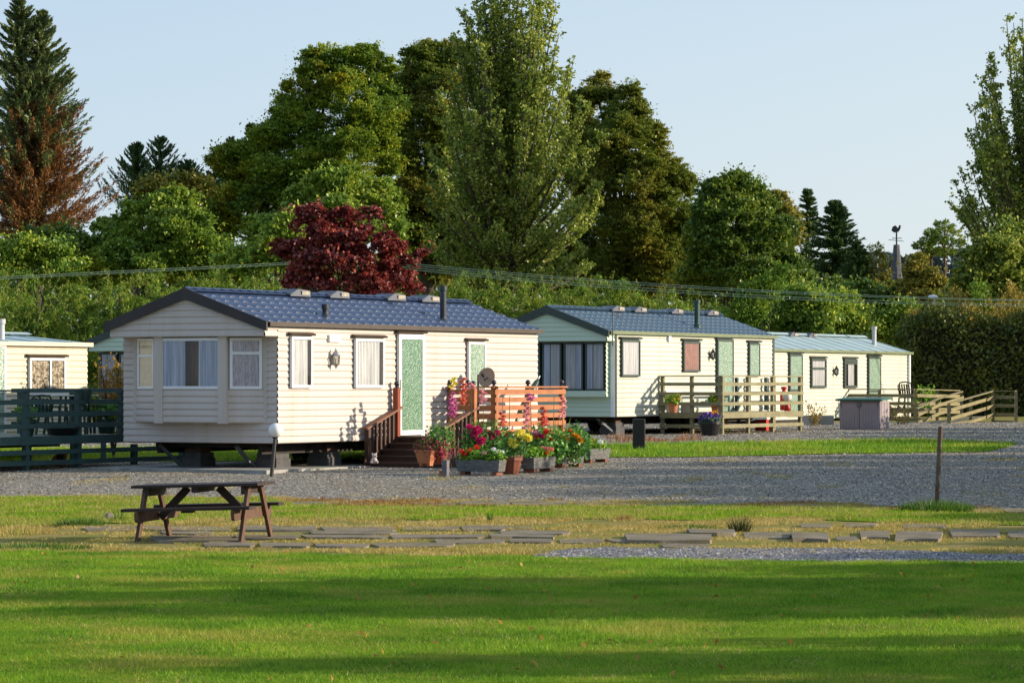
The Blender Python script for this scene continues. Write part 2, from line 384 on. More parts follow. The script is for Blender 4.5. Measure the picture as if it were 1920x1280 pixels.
# red-brown dried weeds along the kerb and beside the far verge
M_redweed = leafmat('dried_red_weed', [(.16,.05,.025),(.26,.09,.035),(.36,.16,.06),(.2,.19,.05)], 2.5, .35, .04, .4, None, False)
X, Y, Z = scatter(52000, 47, 52, lambda x: E_gf(x)-.2, lambda x: E_gr(x)+.5, -4.5)
k = vn(X, Y, 1.1, 1.6, 23) > .35
blades('kerb_weeds', (X[k], Y[k], Z[k]), .02, .07, .016, M_redweed, 0, .8)
X, Y, Z = scatter(70000, 74, 80, lambda x: 75.0+.2*np.sin(2*x), lambda x: 78.3+.4*np.sin(x*1.3), 2.2, gp(1325,830)[0])
k = (vn(X, Y, 1.6, 1.6, 5) > -.05) & (rng.random(len(X)) < .35)
blades('verge_weeds', (X[k], Y[k], Z[k]), .05, .2, .016, M_redweed, 0, .3, lambda X, Y: .8+.5*vn(X, Y, 3.1, .3, 9))
# ================================================================== mobile homes
PHI = 62.0
M_cream = mat('cream_cladding', (.53,.472,.44), .5, (.50,.445,.41), .7, .08, 3, .35, dirt=(.44,.37,.30), dscale=1.1, dst=(3,3,.25))
M_mint = mat('pale_green_cladding', (.49,.60,.48), .5, (.46,.57,.45), .7, .08, 3)
M_cream2 = mat('pale_cream_cladding', (.52,.53,.46), .5, (.49,.50,.43), .7, .08, 3, .35, dirt=(.44,.43,.31), dscale=1.1, dst=(3,3,.25))
M_cream3 = mat('old_cream_cladding', (.62,.56,.43), .5, (.57,.51,.385), .9, .08, 3, .35, dirt=(.44,.39,.3), dscale=1.1, dst=(3,3,.25))
M_white = mat('white_plastic', (.74,.75,.77), .4, (.68,.69,.7), 2)
M_black = mat('black_trim', (.022,.02,.022), .45, (.035,.03,.03), 3)
M_darkgr = mat('dark_green_trim', (.028,.045,.04), .45, (.04,.06,.052), 3)
M_brown = mat('brown_gutter', (.06,.04,.028), .5, (.04,.028,.02), 3)
M_ggut = mat('olive_gutter', (.16,.19,.1), .5, (.12,.15,.08), 3)
M_roof1 = mat('blue_tile_sheet', (.03,.052,.115), .42, (.024,.042,.095), 1.5, 0, 60, .35)
M_roof2 = mat('slate_blue_tile_sheet', (.038,.075,.115), .38, (.03,.06,.095), 1.5, 0, 60, .4)
M_roof3 = mat('pale_metal_roof', (.36,.46,.46), .4, (.3,.4,.42), 1.2, .05, 4)
M_glass = glassmat('window_glass')
M_net = mat('white_curtain', (.56,.57,.58), .9, (.30,.31,.34), 9, .2, 30, .1, 0, (3,3,.1))  # grey streaks put fold shadows into the white cloth colour
M_netbl = mat('thin_shade_tinted_curtain', (.62,.66,.76), .9, (.30,.34,.45), 8, .2, 30, .1, 0, (2,2,.08), .3, .7)  # bluish tint and darker streaks put shade into the cloth colour
M_patt = mat('patterned_curtain', (.62,.56,.60), .9, (.36,.32,.38), 16, .2, 30, .1, 0, (3,3,.5), .4, .6)
M_lace = vormat('speckled_curtain', [(0,(.10,.08,.055)),(.5,(.28,.24,.18)),(1,(.52,.47,.38))], 26, .9)
M_blind = mat('cream_lit_blind', (.72,.66,.5), .9, (.66,.6,.46), 6)  # pale tone stands in for bright light on the bay's left window
M_wood_in = mat('varnished_wood_inside', (.34,.17,.05), .4, (.2,.09,.03), 5, 0, 60, .4, 0, (3,3,.4))
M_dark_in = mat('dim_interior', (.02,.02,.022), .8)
M_rosy = mat('dusky_pink_blind', (.30,.15,.12), .9, (.22,.11,.09), 4)
M_green_gl = vormat('patterned_green_glass', [(0,(.055,.135,.08)),(.4,(.08,.185,.115)),(.75,(.12,.24,.16)),(1,(.22,.32,.23))], 42, .25, .4, .6)
M_pale_gl = vormat('patterned_pale_glass', [(0,(.10,.2,.14)),(.5,(.19,.30,.23)),(1,(.40,.46,.38))], 42, .25, .4, .6)
M_chassis = mat('rusty_black_chassis', (.012,.011,.011), .8, (.03,.02,.014), 4)
M_steel = mat('galvanised_steel', (.16,.18,.2), .45, (.1,.115,.13), 6, 0, 60, .5, .6)
M_tyre = mat('black_rubber', (.012,.012,.013), .8)
M_flue_d = mat('dark_flue_metal', (.045,.05,.06), .4, (.03,.034,.04), 5, 0, 60, .5, .3)
M_flue_g = mat('green_flue_metal', (.025,.075,.06), .4, (.02,.055,.045), 5)
M_flue_w = mat('grey_white_flue', (.5,.5,.52), .5, (.4,.4,.42), 5)
M_ventm = mat('grey_vent_cover', (.07,.08,.11), .5, (.05,.06,.085), 4)
M_ventb = mat('pale_vent_face', (.38,.34,.28), .6, (.2,.18,.15), 8)
M_lantern = mat('silver_lantern_metal', (.5,.48,.45), .35, (.34,.33,.31), 6, 0, 60, .5, .7)
M_lanternb = mat('black_lantern_metal', (.03,.03,.03), .4)
M_lglass = glassmat('lantern_glass', .2, (.9,.9,.85))

class Frame:
    def __init__(s, px, Y, phi=PHI, z0=None):
        s.Y = Y; s.X = xat(px, Y); s.c = math.cos(R(phi)); s.s = math.sin(R(phi)); s.phi = phi; s.z0 = gz(Y) if z0 is None else z0
    def u(s, px, d=0):
        k = (px-CX)/F; bx = s.X+d*s.s; by = s.Y-d*s.c
        return (k*by-bx)/(s.c-k*s.s)
    def z(s, py, u, d=0): return EYE+(HY-py)/F*(s.Y+u*s.s-d*s.c)-s.z0
    def v(s, px, o=0):                      # along the front face, o metres out in front of it
        k = (px-CX)/F; return (s.X-o*s.c-k*(s.Y-o*s.s))/(s.s+k*s.c)
    def zf(s, py, v, o=0): return EYE+(HY-py)/F*(s.Y-o*s.s+v*s.c)-s.z0
    def w(s, x, y, z): return Vector((s.X+x*s.c-y*s.s, s.Y+x*s.s+y*s.c, s.z0+z))

def siding(mb, p0, p1, z0, z1, pitch=.115, dep=.019, clip=None):
    """overlapping boards from p0 to p1 (local xy); outward is to the right of p0->p1; clip(z) gives the two fractions kept"""
    p0 = Vector((*p0, 0)); p1 = Vector((*p1, 0)); d = p1-p0; n = Vector((d.y, -d.x, 0)).normalized()
    z = z0; rows = []
    while z < z1-1e-4:
        zt = min(z+pitch, z1); rows += [(z, dep*.35), (z+.015, dep), (z+(zt-z)*.5, dep*.85), (z+(zt-z)*.6, dep*.55), (zt, 0)]; z = zt
    prev = None
    for zz, o in rows:
        a, b = clip(zz) if clip else (0, 1)
        i = len(mb.v); mb.v += [tuple(p0+d*a+n*o+Vector((0,0,zz))), tuple(p0+d*b+n*o+Vector((0,0,zz)))]
        if prev is not None: mb.f.append((prev, prev+1, i+1, i))
        prev = i

def pleats(p0, p1, z0, z1, off, amp=.012, n=None, seed=0):
    """hanging curtain cloth, off metres outside the line p0-p1"""
    r = random.Random(seed); p0 = Vector((*p0, 0)); p1 = Vector((*p1, 0)); d = p1-p0; L = d.length; nn = Vector((d.y, -d.x, 0)).normalized()
    n = n or max(3, int(L/.11)); ph = [r.uniform(0, 6.28) for _ in range(4)]
    us = [i/(n*6) for i in range(n*6+1)]
    def f(u, v):
        a = math.sin(u*n*6.28+ph[0]+1.1*math.sin(u*5+ph[1]))*(1-.35*v)+.4*math.sin(u*n*2.3*6.28+ph[2])
        return p0+d*u+nn*(off+amp*a)+Vector((0,0,z0+(z1-z0)*v))
    m = MB(); m.grid(f, us, [0, .33, .66, 1]); return m

def window(par, p0, p1, z0, z1, fm, fw=.05, amp=.011, curtains=(), back=None, transom=None, mullions=(), base=.0, hood=None, name='window', pane=M_glass, sill=False, seed=0, dep=.05):
    P0 = Vector((*p0, 0)); P1 = Vector((*p1, 0)); d = (P1-P0); L = d.length; d = d/L; n = Vector((d.y, -d.x, 0))
    if base == 0: base = .026
    m = MB()
    def pt(u, z, o): return P0+d*u+n*(base+o)+Vector((0,0,z))
    def bx(u0, u1, a, b, o0, o1): m.prism([pt(u0, a, o0), pt(u1, a, o0), pt(u1, a, o1), pt(u0, a, o1)], (0, 0, b-a))
    bx(0, L, z0, z0+fw, 0, dep); bx(0, L, z1-fw, z1, 0, dep); bx(0, fw, z0+fw, z1-fw, 0, dep); bx(L-fw, L, z0+fw, z1-fw, 0, dep)
    if transom: zt = z0+(z1-z0)*transom; bx(fw, L-fw, zt-fw*.5, zt+fw*.5, 0, dep-.003)
    for q in mullions: bx(L*q-fw*.5, L*q+fw*.5, z0+fw, z1-fw, 0, dep-.004)
    if sill: bx(-.02, L+.02, z0-.03, z0-.002, .0, dep+.03)
    f = m.build(name, fm, par)
    if hood:
        h = MB(); hm = M_brown if hood is True else hood
        h.prism([pt(-.07, z1+.02, .0), pt(-.07, z1+.02, .07), pt(-.07, z1+.05, .08), pt(-.07, z1+.075, 0)], d*(L+.14)); h.build('hood', hm, f)
    ib = .02
    for k, (a, b, cm) in enumerate(curtains):
        ua, ub = fw+(L-2*fw)*a, fw+(L-2*fw)*b
        q0 = P0+d*ua; q1 = P0+d*ub
        pleats((q0.x, q0.y), (q1.x, q1.y), z0+fw*.5, z1-fw*.5, base+ib+.002, amp, None, seed+k).build('curtain', cm, f, True)
    if back:
        b = MB(); b.add([pt(fw*.5, z0+fw*.5, ib-.016), pt(L-fw*.5, z0+fw*.5, ib-.016), pt(L-fw*.5, z1-fw*.5, ib-.016), pt(fw*.5, z1-fw*.5, ib-.016)], [(0,1,2,3)]); b.build('backing', back, f)
    if pane:
        b = MB(); b.add([pt(fw*.6, z0+fw*.6, dep-.012), pt(L-fw*.6, z0+fw*.6, dep-.012), pt(L-fw*.6, z1-fw*.6, dep-.012), pt(fw*.6, z1-fw*.6, dep-.012)], [(0,1,2,3)]); b.build('pane', pane, f)
    return f

def tile_roof(par, m, x0, x1, y0, yr, ze, zr, W, row=.29, wave=.30, flat=False):
    """both slopes: pressed tile sheet with a step at every course, or plain seamed sheet"""
    mb = MB(); Ls = math.hypot(yr-y0, zr-ze); cx = (yr-y0)/Ls; cz = (zr-ze)/Ls
    for side in (0, 1):
        if flat:
            us = []; u = x0
            while u < x1: us += [u, u+.03, u+.05, u+.08]; u += 1.05
            us.append(x1); vs = [0, Ls]
        else:
            us = list(np.arange(x0, x1+.001, wave/10)); vs = []
            s_ = 0
            while s_ < Ls-.02: vs += [s_, s_+.012, s_+.15]; s_ += row
            vs.append(Ls)
        def f(u, s):
            if flat:
                q = (u-x0) % 1.05; h = .022 if .025 < q < .06 else 0
            else:
                ph = ((u-x0)/wave) % 1.0; cr_ = abs(math.sin(math.pi*ph))**3
                k = s % row; h = .004+(.006+.028*cr_)*(1-max(0, k-.012)/row) if k > .006 else .006
            y = y0+s*cx-h*cz; z = ze+s*cz+h*cx
            return (u, y if side == 0 else W-y, z)
        mb.grid(f, us, vs)
    # ridge cap and the sealed underside
    mb.prism([(x0, yr-.13, zr+.045-.13*cz/cx*1.0), (x0, yr, zr+.075), (x0, yr+.13, zr+.045-.13*cz/cx), (x0, yr, zr+.01)], (x1-x0, 0, 0))
    mb.prism([(x0+.08, y0+.03, ze-.012), (x0+.08, yr, zr-.03), (x0+.08, W-y0-.03, ze-.012)], (x1-x0-.11, 0, 0))
    return mb.build('roof', m, par)

def lantern(par, x, z, hgt, m, y=-.005):
    o = MB(); w_ = hgt*.20
    o.lathe([(w_*.95, .60*hgt), (w_*1.05, .63*hgt), (w_*.55, .80*hgt), (w_*.2, .9*hgt), (w_*.1, 1.0*hgt)], (x, y-.10, z), 6)
    o.lathe([(w_*.1, 0), (w_*.25, .08*hgt), (w_*.8, .2*hgt), (w_*.85, .24*hgt)], (x, y-.10, z), 6)
    for k in range(6):
        t = k*math.pi/3; o.bar((x+w_*.8*math.cos(t), y-.10+w_*.8*math.sin(t), z+.22*hgt), (x+w_*.9*math.cos(t), y-.10+w_*.9*math.sin(t), z+.62*hgt), .012, .012)
    o.bar((x, y, z+.3*hgt), (x, y-.10, z+.12*hgt), .03, .03); o.box(x-.035, x+.035, y-.03, y, z+.2*hgt, z+.6*hgt)
    o = o.build('wall_lantern', m, par)
    g = MB(); g.lathe([(w_*.72, .22*hgt), (w_*.82, .62*hgt)], (x, y-.10, z), 6); g.build('lantern_glass', M_lglass, o)
    b = MB(); b.tube([(x, y-.1, z+.24*hgt), (x, y-.1, z+.5*hgt)], .018, 8); b.build('bulb', M_white, o)
    return o

def flue(par, x, y, z0, z1, r, m, cap='top'):
    o = MB(); o.lathe([(r*1.55, 0), (r*1.5, .10), (r*1.15, .13), (r, .16), (r, z1-z0-.10), (r*1.25, z1-z0-.09), (r*1.25, z1-z0), (r*.9, z1-z0), (r*.85, z1-z0-.05)], (x, y, z0), 14)
    return o.build('flue_pipe', m, par, False)
def roof_vent(par, x, yr, zr):
    o = MB(); o.prism([(x-.42, yr-.2, zr-.04), (x+.3, yr-.2, zr-.04), (x+.28, yr-.17, zr+.075), (x-.1, yr-.17, zr+.10), (x-.42, yr-.2, zr+.0)], (0, .4, 0)); o = o.build('roof_vent', M_ventm, par)
    b = MB(); b.box(x-.02, x+.26, yr-.208, yr-.2, zr-.01, zr+.065); b.build('vent_grille', M_ventb, o)

def home_shell(label, fr, W, L, zb, ze, zr, wm, roofm, trim, gut, over=.42, og=.25, roof_flat=False, cat='mobile home', front_m=None):
    root = empty('mobile_home', (fr.X, fr.Y, fr.z0), R(fr.phi), label, cat)
    m = MB()
    siding(m, (0, 0), (L, 0), zb, ze)
    siding(m, (L, 0), (L, W), zb, ze); siding(m, (L, W), (0, W), zb, ze)
    sl = (zr-ze)/(W/2)
    gab = lambda z: ((0, 1) if z <= ze else (min(.5, (z-ze)/sl/W), 1-min(.5, (z-ze)/sl/W)))
    siding(m, (L, 0), (L, W), ze, zr-.02, clip=gab)
    m.box(.02, L-.02, .02, W-.02, zb, zb+.02)
    m.add([(.01,.01,zb),(.01,.01,ze)], [])
    m.build('wall', wm, root)
    m = MB(); siding(m, (0, W), (0, 0), zb, ze); m.build('front_wall', front_m or wm, root)
    if over:
        m = MB(); zo = ze-og
        siding(m, (-over, W), (-over, 0), zo, zr-.02, clip=gab)
        siding(m, (-over, 0), (0, 0), zo, ze); siding(m, (0, W), (-over, W), zo, ze)
        m.add([(-over,0,zo),(0,0,zo),(0,W,zo),(-over,W,zo)], [(0,3,2,1)])
        m.build('gable', front_m or wm, root)
    x0 = -over-.05
    tile_roof(root, roofm, x0, L+.06, -.07, W/2, ze-.005, zr+.03, W, flat=roof_flat)
    # barge boards on the gable, gutter along the eaves
    m = MB()
    t = .2; n = sl
    for sgn in (0, 1):
        f = lambda y: y if sgn == 0 else W-y
        m.prism([(x0-.035, f(-.09), ze-.02+.03), (x0-.035, f(W/2), zr+.085), (x0-.035, f(W/2), zr+.085-t), (x0-.035, f(-.09), ze+.01-t+.03)], (.035+.012, 0, 0))
    m.build('bargeboard', trim, root)
    m = MB(); m.box(-over+.02, L+.07, -.11, -.035, ze-.075, ze+.005); m.build('gutter', gut, root)
    m = MB(); m.box(-over+.02, L+.07, W+.035, W+.11, ze-.075, ze+.005); m.build('gutter', gut, root)
    return root

def chassis(root, fr, W, L, zb, legs, wheels=True):
    m = MB()
    for y in (.55, W-.55): m.box(.3, L-.2, y-.04, y+.04, zb-.2, zb-.02)
    for x in np.arange(.6, L, 1.3): m.box(x-.03, x+.03, .3, W-.3, zb-.1, zb-.012)
    m.box(.05, L-.05, .05, W-.05, zb-.012, zb-.002)
    ch = m.build('chassis', M_chassis, root)
    for (xa, ya, xb, yb) in legs:
        m = MB(); m.bar((xa, ya, zb-.05), (xb, yb, .05), .07, .05); m.box(xb-.08, xb+.08, yb-.08, yb+.08, .012, .05)
        m.build('support_leg', M_steel, root)
    if wheels:
        for x in (L*.5-.45, L*.5+.35):
            for y in (.5, W-.5):
                t = MB(); pr = [(.16,-.09),(.27,-.09),(.31,-.05),(.31,.05),(.27,.09),(.16,.09)]
                t.lathe(pr, (0,0,0), 18); o = t.build('wheel', M_tyre, root); o.location = (x, y, .32); o.rotation_euler = (R(90), 0, 0)
                h = MB(); h.lathe([(.02,-.06),(.16,-.05),(.17,.05),(.02,.06)], (0,0,0), 14); h.build('hub', M_steel, o)

def side_win(root, fr, rect, fm, **k):
    x0, y0, x1, y1 = rect; u0 = fr.u(x0); u1 = fr.u(x1); um = (u0+u1)/2
    return window(root, (u0, 0), (u1, 0), fr.z(y1, um), fr.z(y0, um), fm, **k)

# ------------------------------------------------------------------ 1: the cream home in the middle
W1 = 3.25; L1 = 9.85
h1 = Frame(520, 58); zb1 = h1.z(831, 0); ze1 = h1.z(604, 0); zr1 = ze1+.53
home1 = home_shell('large cream mobile home with blue tiled roof and bay window, nearest of the homes', h1, W1, L1, zb1, ze1, zr1, M_cream, M_roof1, M_black, M_brown)
legs = []
for px0, py0, px1, py1 in ((298,833,343,873),(442,833,478,873)):
    legs.append((.25, h1.v(px0, -.25), .7, h1.v(px1, -.7)))
chassis(home1, h1, W1, L1, zb1, legs)
side_win(home1, h1, (541,631,580,727), M_white, curtains=[(.02,.84,M_net)], back=M_dark_in, hood=True, seed=3)
side_win(home1, h1, (661,635,715,727), M_white, curtains=[(.0,.9,M_net)], back=M_dark_in, hood=True, seed=5)
side_win(home1, h1, (873,641,905,760), M_white, curtains=[], back=None, hood=True, pane=M_pale_gl)
def door(root, fr, rect, fm, pane, hood, rail=None, fw=.09):
    x0, y0, x1, y1 = rect; u0 = fr.u(x0); u1 = fr.u(x1); um = (u0+u1)/2
    d = window(root, (u0, 0), (u1, 0), fr.z(y1, um), fr.z(y0, um), fm, fw=fw, pane=pane, hood=hood, name='door', dep=.055, transom=rail)
    z = fr.z((y0+y1)/2, um); h = MB(); h.box(u0+.02, u0+.06, -.085, -.055, z-.1, z+.1); h.build('handle', M_steel, d)
    return d
door(home1, h1, (742,627,790,815), M_white, M_green_gl, True)
uv = h1.u(624); m = MB(); m.box(uv-.2, uv+.2, -.06, 0, h1.z(641, uv), h1.z(628, uv)); m.build('air_vent', M_white, home1)
lantern(home1, h1.u(620.5), h1.z(691, h1.u(620)), .38, M_lantern)
for px, py0, py1, r, d in ((610,594,570,.055,-.35),(831,602,536,.062,-.42)):
    u = h1.u(px, d); flue(home1, u, -d, h1.z(py0+3, u, d)-.05, h1.z(py1, u, d), r, M_flue_d)
for px in (554, 628, 735, 799): roof_vent(home1, h1.u(px-4, -W1/2), W1/2, zr1+.05)
# bay window on the gable end
o = .34
A = (0.0, h1.v(497, 0)); B = (-o, h1.v(418, o)); C_ = (-o, h1.v(298, o)); D_ = (0.0, h1.v(255, 0))
zbb = h1.zf(792, 1.5, o); zsl = h1.zf(729, 1.5, o); zto = ze1-.25
bay = MB()
for p, q in ((D_, C_), (C_, B), (B, A)): siding(bay, p, q, zbb, zsl, .115)
bay.add([(*A, zbb), (*B, zbb), (*C_, zbb), (*D_, zbb)], [(0,1,2,3)])
bayo = bay.build('bay', M_cream, home1)
def cpost(poly, h): pm_ = MB(); pm_.prism(poly, (0, 0, h)); pm_.build('corner_post', M_cream, bayo)
for p in (C_, B): cpost([(p[0]-.03, p[1]-.09, zbb-.015), (p[0]-.03, p[1]+.09, zbb-.015), (p[0]+.05, p[1]+.09, zbb-.015), (p[0]+.05, p[1]-.09, zbb-.015)], zto-zbb+.014)
for p in (A, D_): cpost([(-.02, p[1]-.05, zbb-.01), (-.02, p[1]+.05, zbb-.01), (-.002, p[1]+.05, zbb-.01), (-.002, p[1]-.05, zbb-.01)], zto-zbb)
def lerp(p, q, t): return (p[0]+(q[0]-p[0])*t, p[1]+(q[1]-p[1])*t)
zwt = zto-.02
window(bayo, lerp(D_, C_, .1), lerp(D_, C_, .80), zsl, zwt, M_white, .045, .004, [(0,1,M_blind)], None, .66, (), -.03, seed=1)
window(bayo, lerp(C_, B, .035), lerp(C_, B, .965), zsl, zwt, M_white, .05, .022, [(.0,.39,M_netbl),(.655,1,M_netbl)], None, None, (), -.03, seed=2)
window(bayo, lerp(B, A, .16), lerp(B, A, .93), zsl, zwt, M_white, .05, .02, [(.0,.6,M_patt),(.5,1,M_patt)], None, .70, (), -.03, seed=8)
m = MB(); m.box(-.03, -.018, A[1]+.08, D_[1]-.08, zsl-.02, zwt); ip = m.build('inner_panel', M_wood_in, bayo)
# ------------------------------------------------------------------ 2: cream and green home
W2 = 3.25; L2 = 9.75
def green_home(label, fr, full=True):
    zb = .46; ze = 2.56; zr = ze+.55
    r = home_shell(label, fr, W2, L2, zb, ze, zr, M_cream2, M_roof2, M_darkgr, M_ggut, front_m=M_mint)
    for xa, xb in ((-.012, .09), (L2-.1, L2+.012)): m = MB(); m.box(xa, xb, -.03, -.002, zb, ze-.08); m.build('corner_trim', M_darkgr, r)
    m = MB(); m.box(-.03, -.002, -.012, .09, zb, ze-.25); m.build('corner_trim', M_white, r)
    chassis(r, fr, W2, L2, zb, [(.25, .6, .7, .35), (.25, W2-.6, .7, W2-.35)])
    # front bay with a run of dark framed windows
    o = .2; y0 = .14; y1 = W2-.14
    z0 = .95; zs = 1.10; zt = ze-.27
    b = MB()
    siding(b, (-o, y1), (-o, y0), z0, zs, .15, .006); siding(b, (-o, y0), (0, y0), z0, zt); siding(b, (0, y1), (-o, y1), z0, zt)
    b.add([(-o,y0,z0),(0,y0,z0),(0,y1,z0),(-o,y1,z0)], [(0,1,2,3)])
    bo = b.build('bay', M_mint, r)
    n = 5; ww = (y1-y0)/n
    for k in range(n):
        yl = y1-k*ww; window(bo, (-o, yl-.03), (-o, yl-ww+.03), zs, zt-.01, M_darkgr, .045, .022, [(0, .34, M_netbl), (.40, 1, M_net)] if k % 2 == 0 else [(0, .62, M_net), (.66, 1, M_netbl)], None, None, (), -.045, seed=20+k)
    m = MB(); m.box(-.03, -.018, y0+.05, y1-.05, zs-.02, zt-.02); m.build('inner_panel', M_dark_in, bo)
    return r
h2 = Frame(1152, 81); h2.z0 = gz(81)
home2 = green_home('cream mobile home with green gable and tiled roof, behind the pale railed deck', h2)
side_win(home2, h2, (1162,637,1196,706), M_darkgr, curtains=[(0,1,M_net)], back=M_dark_in, hood=M_darkgr, seed=11)
side_win(home2, h2, (1278,640,1309,697), M_darkgr, curtains=[(0,1,M_rosy)], back=M_rosy, hood=M_darkgr, seed=12)
door(home2, h2, (1341,636,1371,776), M_darkgr, M_pale_gl, M_darkgr, None, .06)
side_win(home2, h2, (1401,643,1421,706), M_darkgr, pane=M_pale_gl, hood=M_darkgr)
lantern(home2, h2.u(1330), h2.z(676, h2.u(1330)), .33, M_lanternb)
u = h2.u(1252); m = MB(); m.box(u-.07, u+.07, -.07, 0, h2.z(640, u), h2.z(628, u)); m.build('air_vent', M_white, home2)
u = h2.u(1307, -.45); flue(home2, u, .45, h2.z(613, u, -.45)-.05, h2.z(562, u, -.45), .072, M_flue_g)
for px in (1152, 1194, 1263, 1330): roof_vent(home2, h2.u(px-3, -W2/2), W2/2, 2.56+.55+.05)
m = MB(); m.tube([(-.38, -.14, 2.2), (-.38, -.14, 3.0)], .015, 6); m.bar((-.38, -.14, 2.95), (-.2, -.3, 2.86), .02, .02)
for k in range(5): m.bar((-.38+.04*k, -.14-.035*k, 2.95-.02*k), (-.38+.04*k, -.14-.035*k, 3.06-.04*k), .012, .012)
m.build('aerial', M_steel, home2)
# ------------------------------------------------------------------ 3: long pale home with flat metal roof
W3 = 3.2; L3 = 13.2
h3 = Frame(1437, 98, 64); zb3 = h3.z(786, h3.u(1508)); ze3 = h3.z(654.5, h3.u(1468)); zr3 = ze3+.46
L3 = h3.u(1706)
home3 = home_shell('pale mobile home with plain grey metal roof, farthest home, beside the dark hedge', h3, W3, L3, zb3, ze3, zr3, M_cream2, M_roof3, M_ggut, M_ggut, over=0, roof_flat=True)
chassis(home3, h3, W3, L3, zb3, [], True)
m = MB(); m.box(-.01, L3, .06, .1, .0, zb3); m.build('skirt', M_chassis, home3)
m = MB(); m.box(L3-.28, L3-.17, -.09, -.016, zb3, ze3-.09); m.build('downpipe', M_white, home3)
door(home3, h3, (1477,664,1501,780), M_darkgr, M_pale_gl, M_darkgr, .42, .06)
side_win(home3, h3, (1518,672,1546,727), M_darkgr, curtains=[(0,1,M_net)], back=M_dark_in, transom=.66, hood=M_darkgr, fw=.07, seed=31)
side_win(home3, h3, (1580,673,1604,727), M_darkgr, curtains=[(.25,.8,M_net)], back=M_dark_in, transom=.86, hood=M_darkgr, fw=.08, seed=32)
door(home3, h3, (1625,669,1648,780), M_darkgr, M_pale_gl, M_darkgr, .42, .06)
lantern(home3, h3.u(1562.5), h3.z(706, h3.u(1562)), .36, M_lanternb)
u = h3.u(1639, -.75); flue(home3, u, .75, h3.z(653, u, -.75)-.06, h3.z(612, u, -.75), .075, M_flue_w)
for px in (1480, 1515): roof_vent(home3, h3.u(px, -W3/2), W3/2, zr3+.02)
# ------------------------------------------------------------------ 4: old cream home at the left edge (its far corner is the one in view)
q = Vector((xat(163, 65.8), 65.8)); L4 = 9.0
h4 = Frame(0, 60); h4.X = q.x-L4*h4.c; h4.Y = q.y-L4*h4.s; h4.z0 = .36
ze4 = h4.z(643, L4); zb4 = .45
home4 = home_shell('old cream mobile home with shallow roof behind the dark green deck', h4, 3.0, L4, zb4, ze4, ze4+.12, M_cream3, M_roof3, M_white, M_cream3, over=0, roof_flat=True)
chassis(home4, h4, 3.0, L4, zb4, [])
side_win(home4, h4, (51,671,118,740), M_white, curtains=[(0,.5,M_lace),(.52,1,M_lace)], back=M_dark_in, mullions=(.58,), hood=True, fw=.05, seed=41)
u = h4.u(2, -.6); flue(home4, u, .6, ze4-.1, h4.z(598, u, -.6), .07, M_flue_w)
u0 = h4.u(-14); u1 = h4.u(6); window(home4, (u0, 0), (u1, 0), zb4+.05, h4.z(645, u1), M_white, .06, pane=M_pale_gl, name='door')
# ------------------------------------------------------------------ 5: pale green home behind it
h5 = Frame(384, 83.5); h5.z0 = .36
home5 = green_home('pale green mobile home seen between the old cream home and the large cream home', h5)

# ------------------------------------------------------------------ plinth and block piers
pts = [h1.w(-.75, W1+.3, 0), h1.w(-.75, -.25, 0), h1.w(5.9, -.25, 0), h1.w(5.9, W1+.3, 0)]
sl_ = MB(); top = gz(58)+.055
sl_.prism([(p.x, p.y, top-.35) for p in pts], (0, 0, .35))
sl_.build('concrete_slab', M_conc)['kind'] = 'structure'
M_block = mat('concrete_block', (.10,.10,.10), .9, (.06,.06,.062), 5, .5, 40)
M_brickd = mat('weathered_brick_pier', (.12,.06,.035), .9, (.07,.04,.028), 8, .4, 40)
def pier(x, y, label, hgt, root=h1):
    e = empty('block_pier', root.w(x, y, .012), R(root.phi), label, 'pier')
    b = MB(); b.box(-.24,.24,-.22,.22,0,.2); b.box(-.22,.22,-.2,.2,.203,.3); b.build('base_block', M_block, e)
    b = MB(); b.box(-.17,.17,-.17,.17,.303,.37); b.box(-.13,.13,-.13,.13,.373,.43); b.box(-.09,.09,-.1,.1,.433,hgt); b.build('brick_stack', M_brickd, e)
vv = h1.v(371, -.9); pier(.9, vv, 'stepped block pier between the two slanting legs under the cream home', zb1-.215)
vv = h1.v(512, -1.0); pier(1.0, max(.35, vv), 'stepped block pier beside the globe lamp under the cream home', zb1-.215)
pier(h1.u(650)+.2, .6, 'block pier behind the step balusters under the cream home', zb1-.215)
pier(.9, .5, 'grey block pier under the green front of the second home', .24, h2)
# ================================================================== foliage builder
def leaf_mesh(name, C, ax, nr, ln, wd, m, parent=None):
    """rhombic leaves: centre C, long axis ax, normal nr"""
    n = len(C); ax = ax/np.linalg.norm(ax, axis=1, keepdims=True)
    b = np.cross(nr, ax); b /= np.linalg.norm(b, axis=1, keepdims=True)+1e-9
    up = np.cross(ax, b)
    ln = np.broadcast_to(np.asarray(ln, float), (n,))[:,None]; wd = np.broadcast_to(np.asarray(wd, float), (n,))[:,None]
    V = np.stack([C-ax*ln*.5, C+b*wd*.5+up*wd*.12-ax*ln*.05, C+ax*ln*.5-up*ln*.08, C-b*wd*.5+up*wd*.12-ax*ln*.05], 1).reshape(-1,3)
    return np_mesh(name, V, np.arange(n*4).reshape(-1,4), m, parent)
def rdir(n):
    v = rng.normal(0, 1, (n,3)); return v/np.linalg.norm(v, axis=1, keepdims=True)
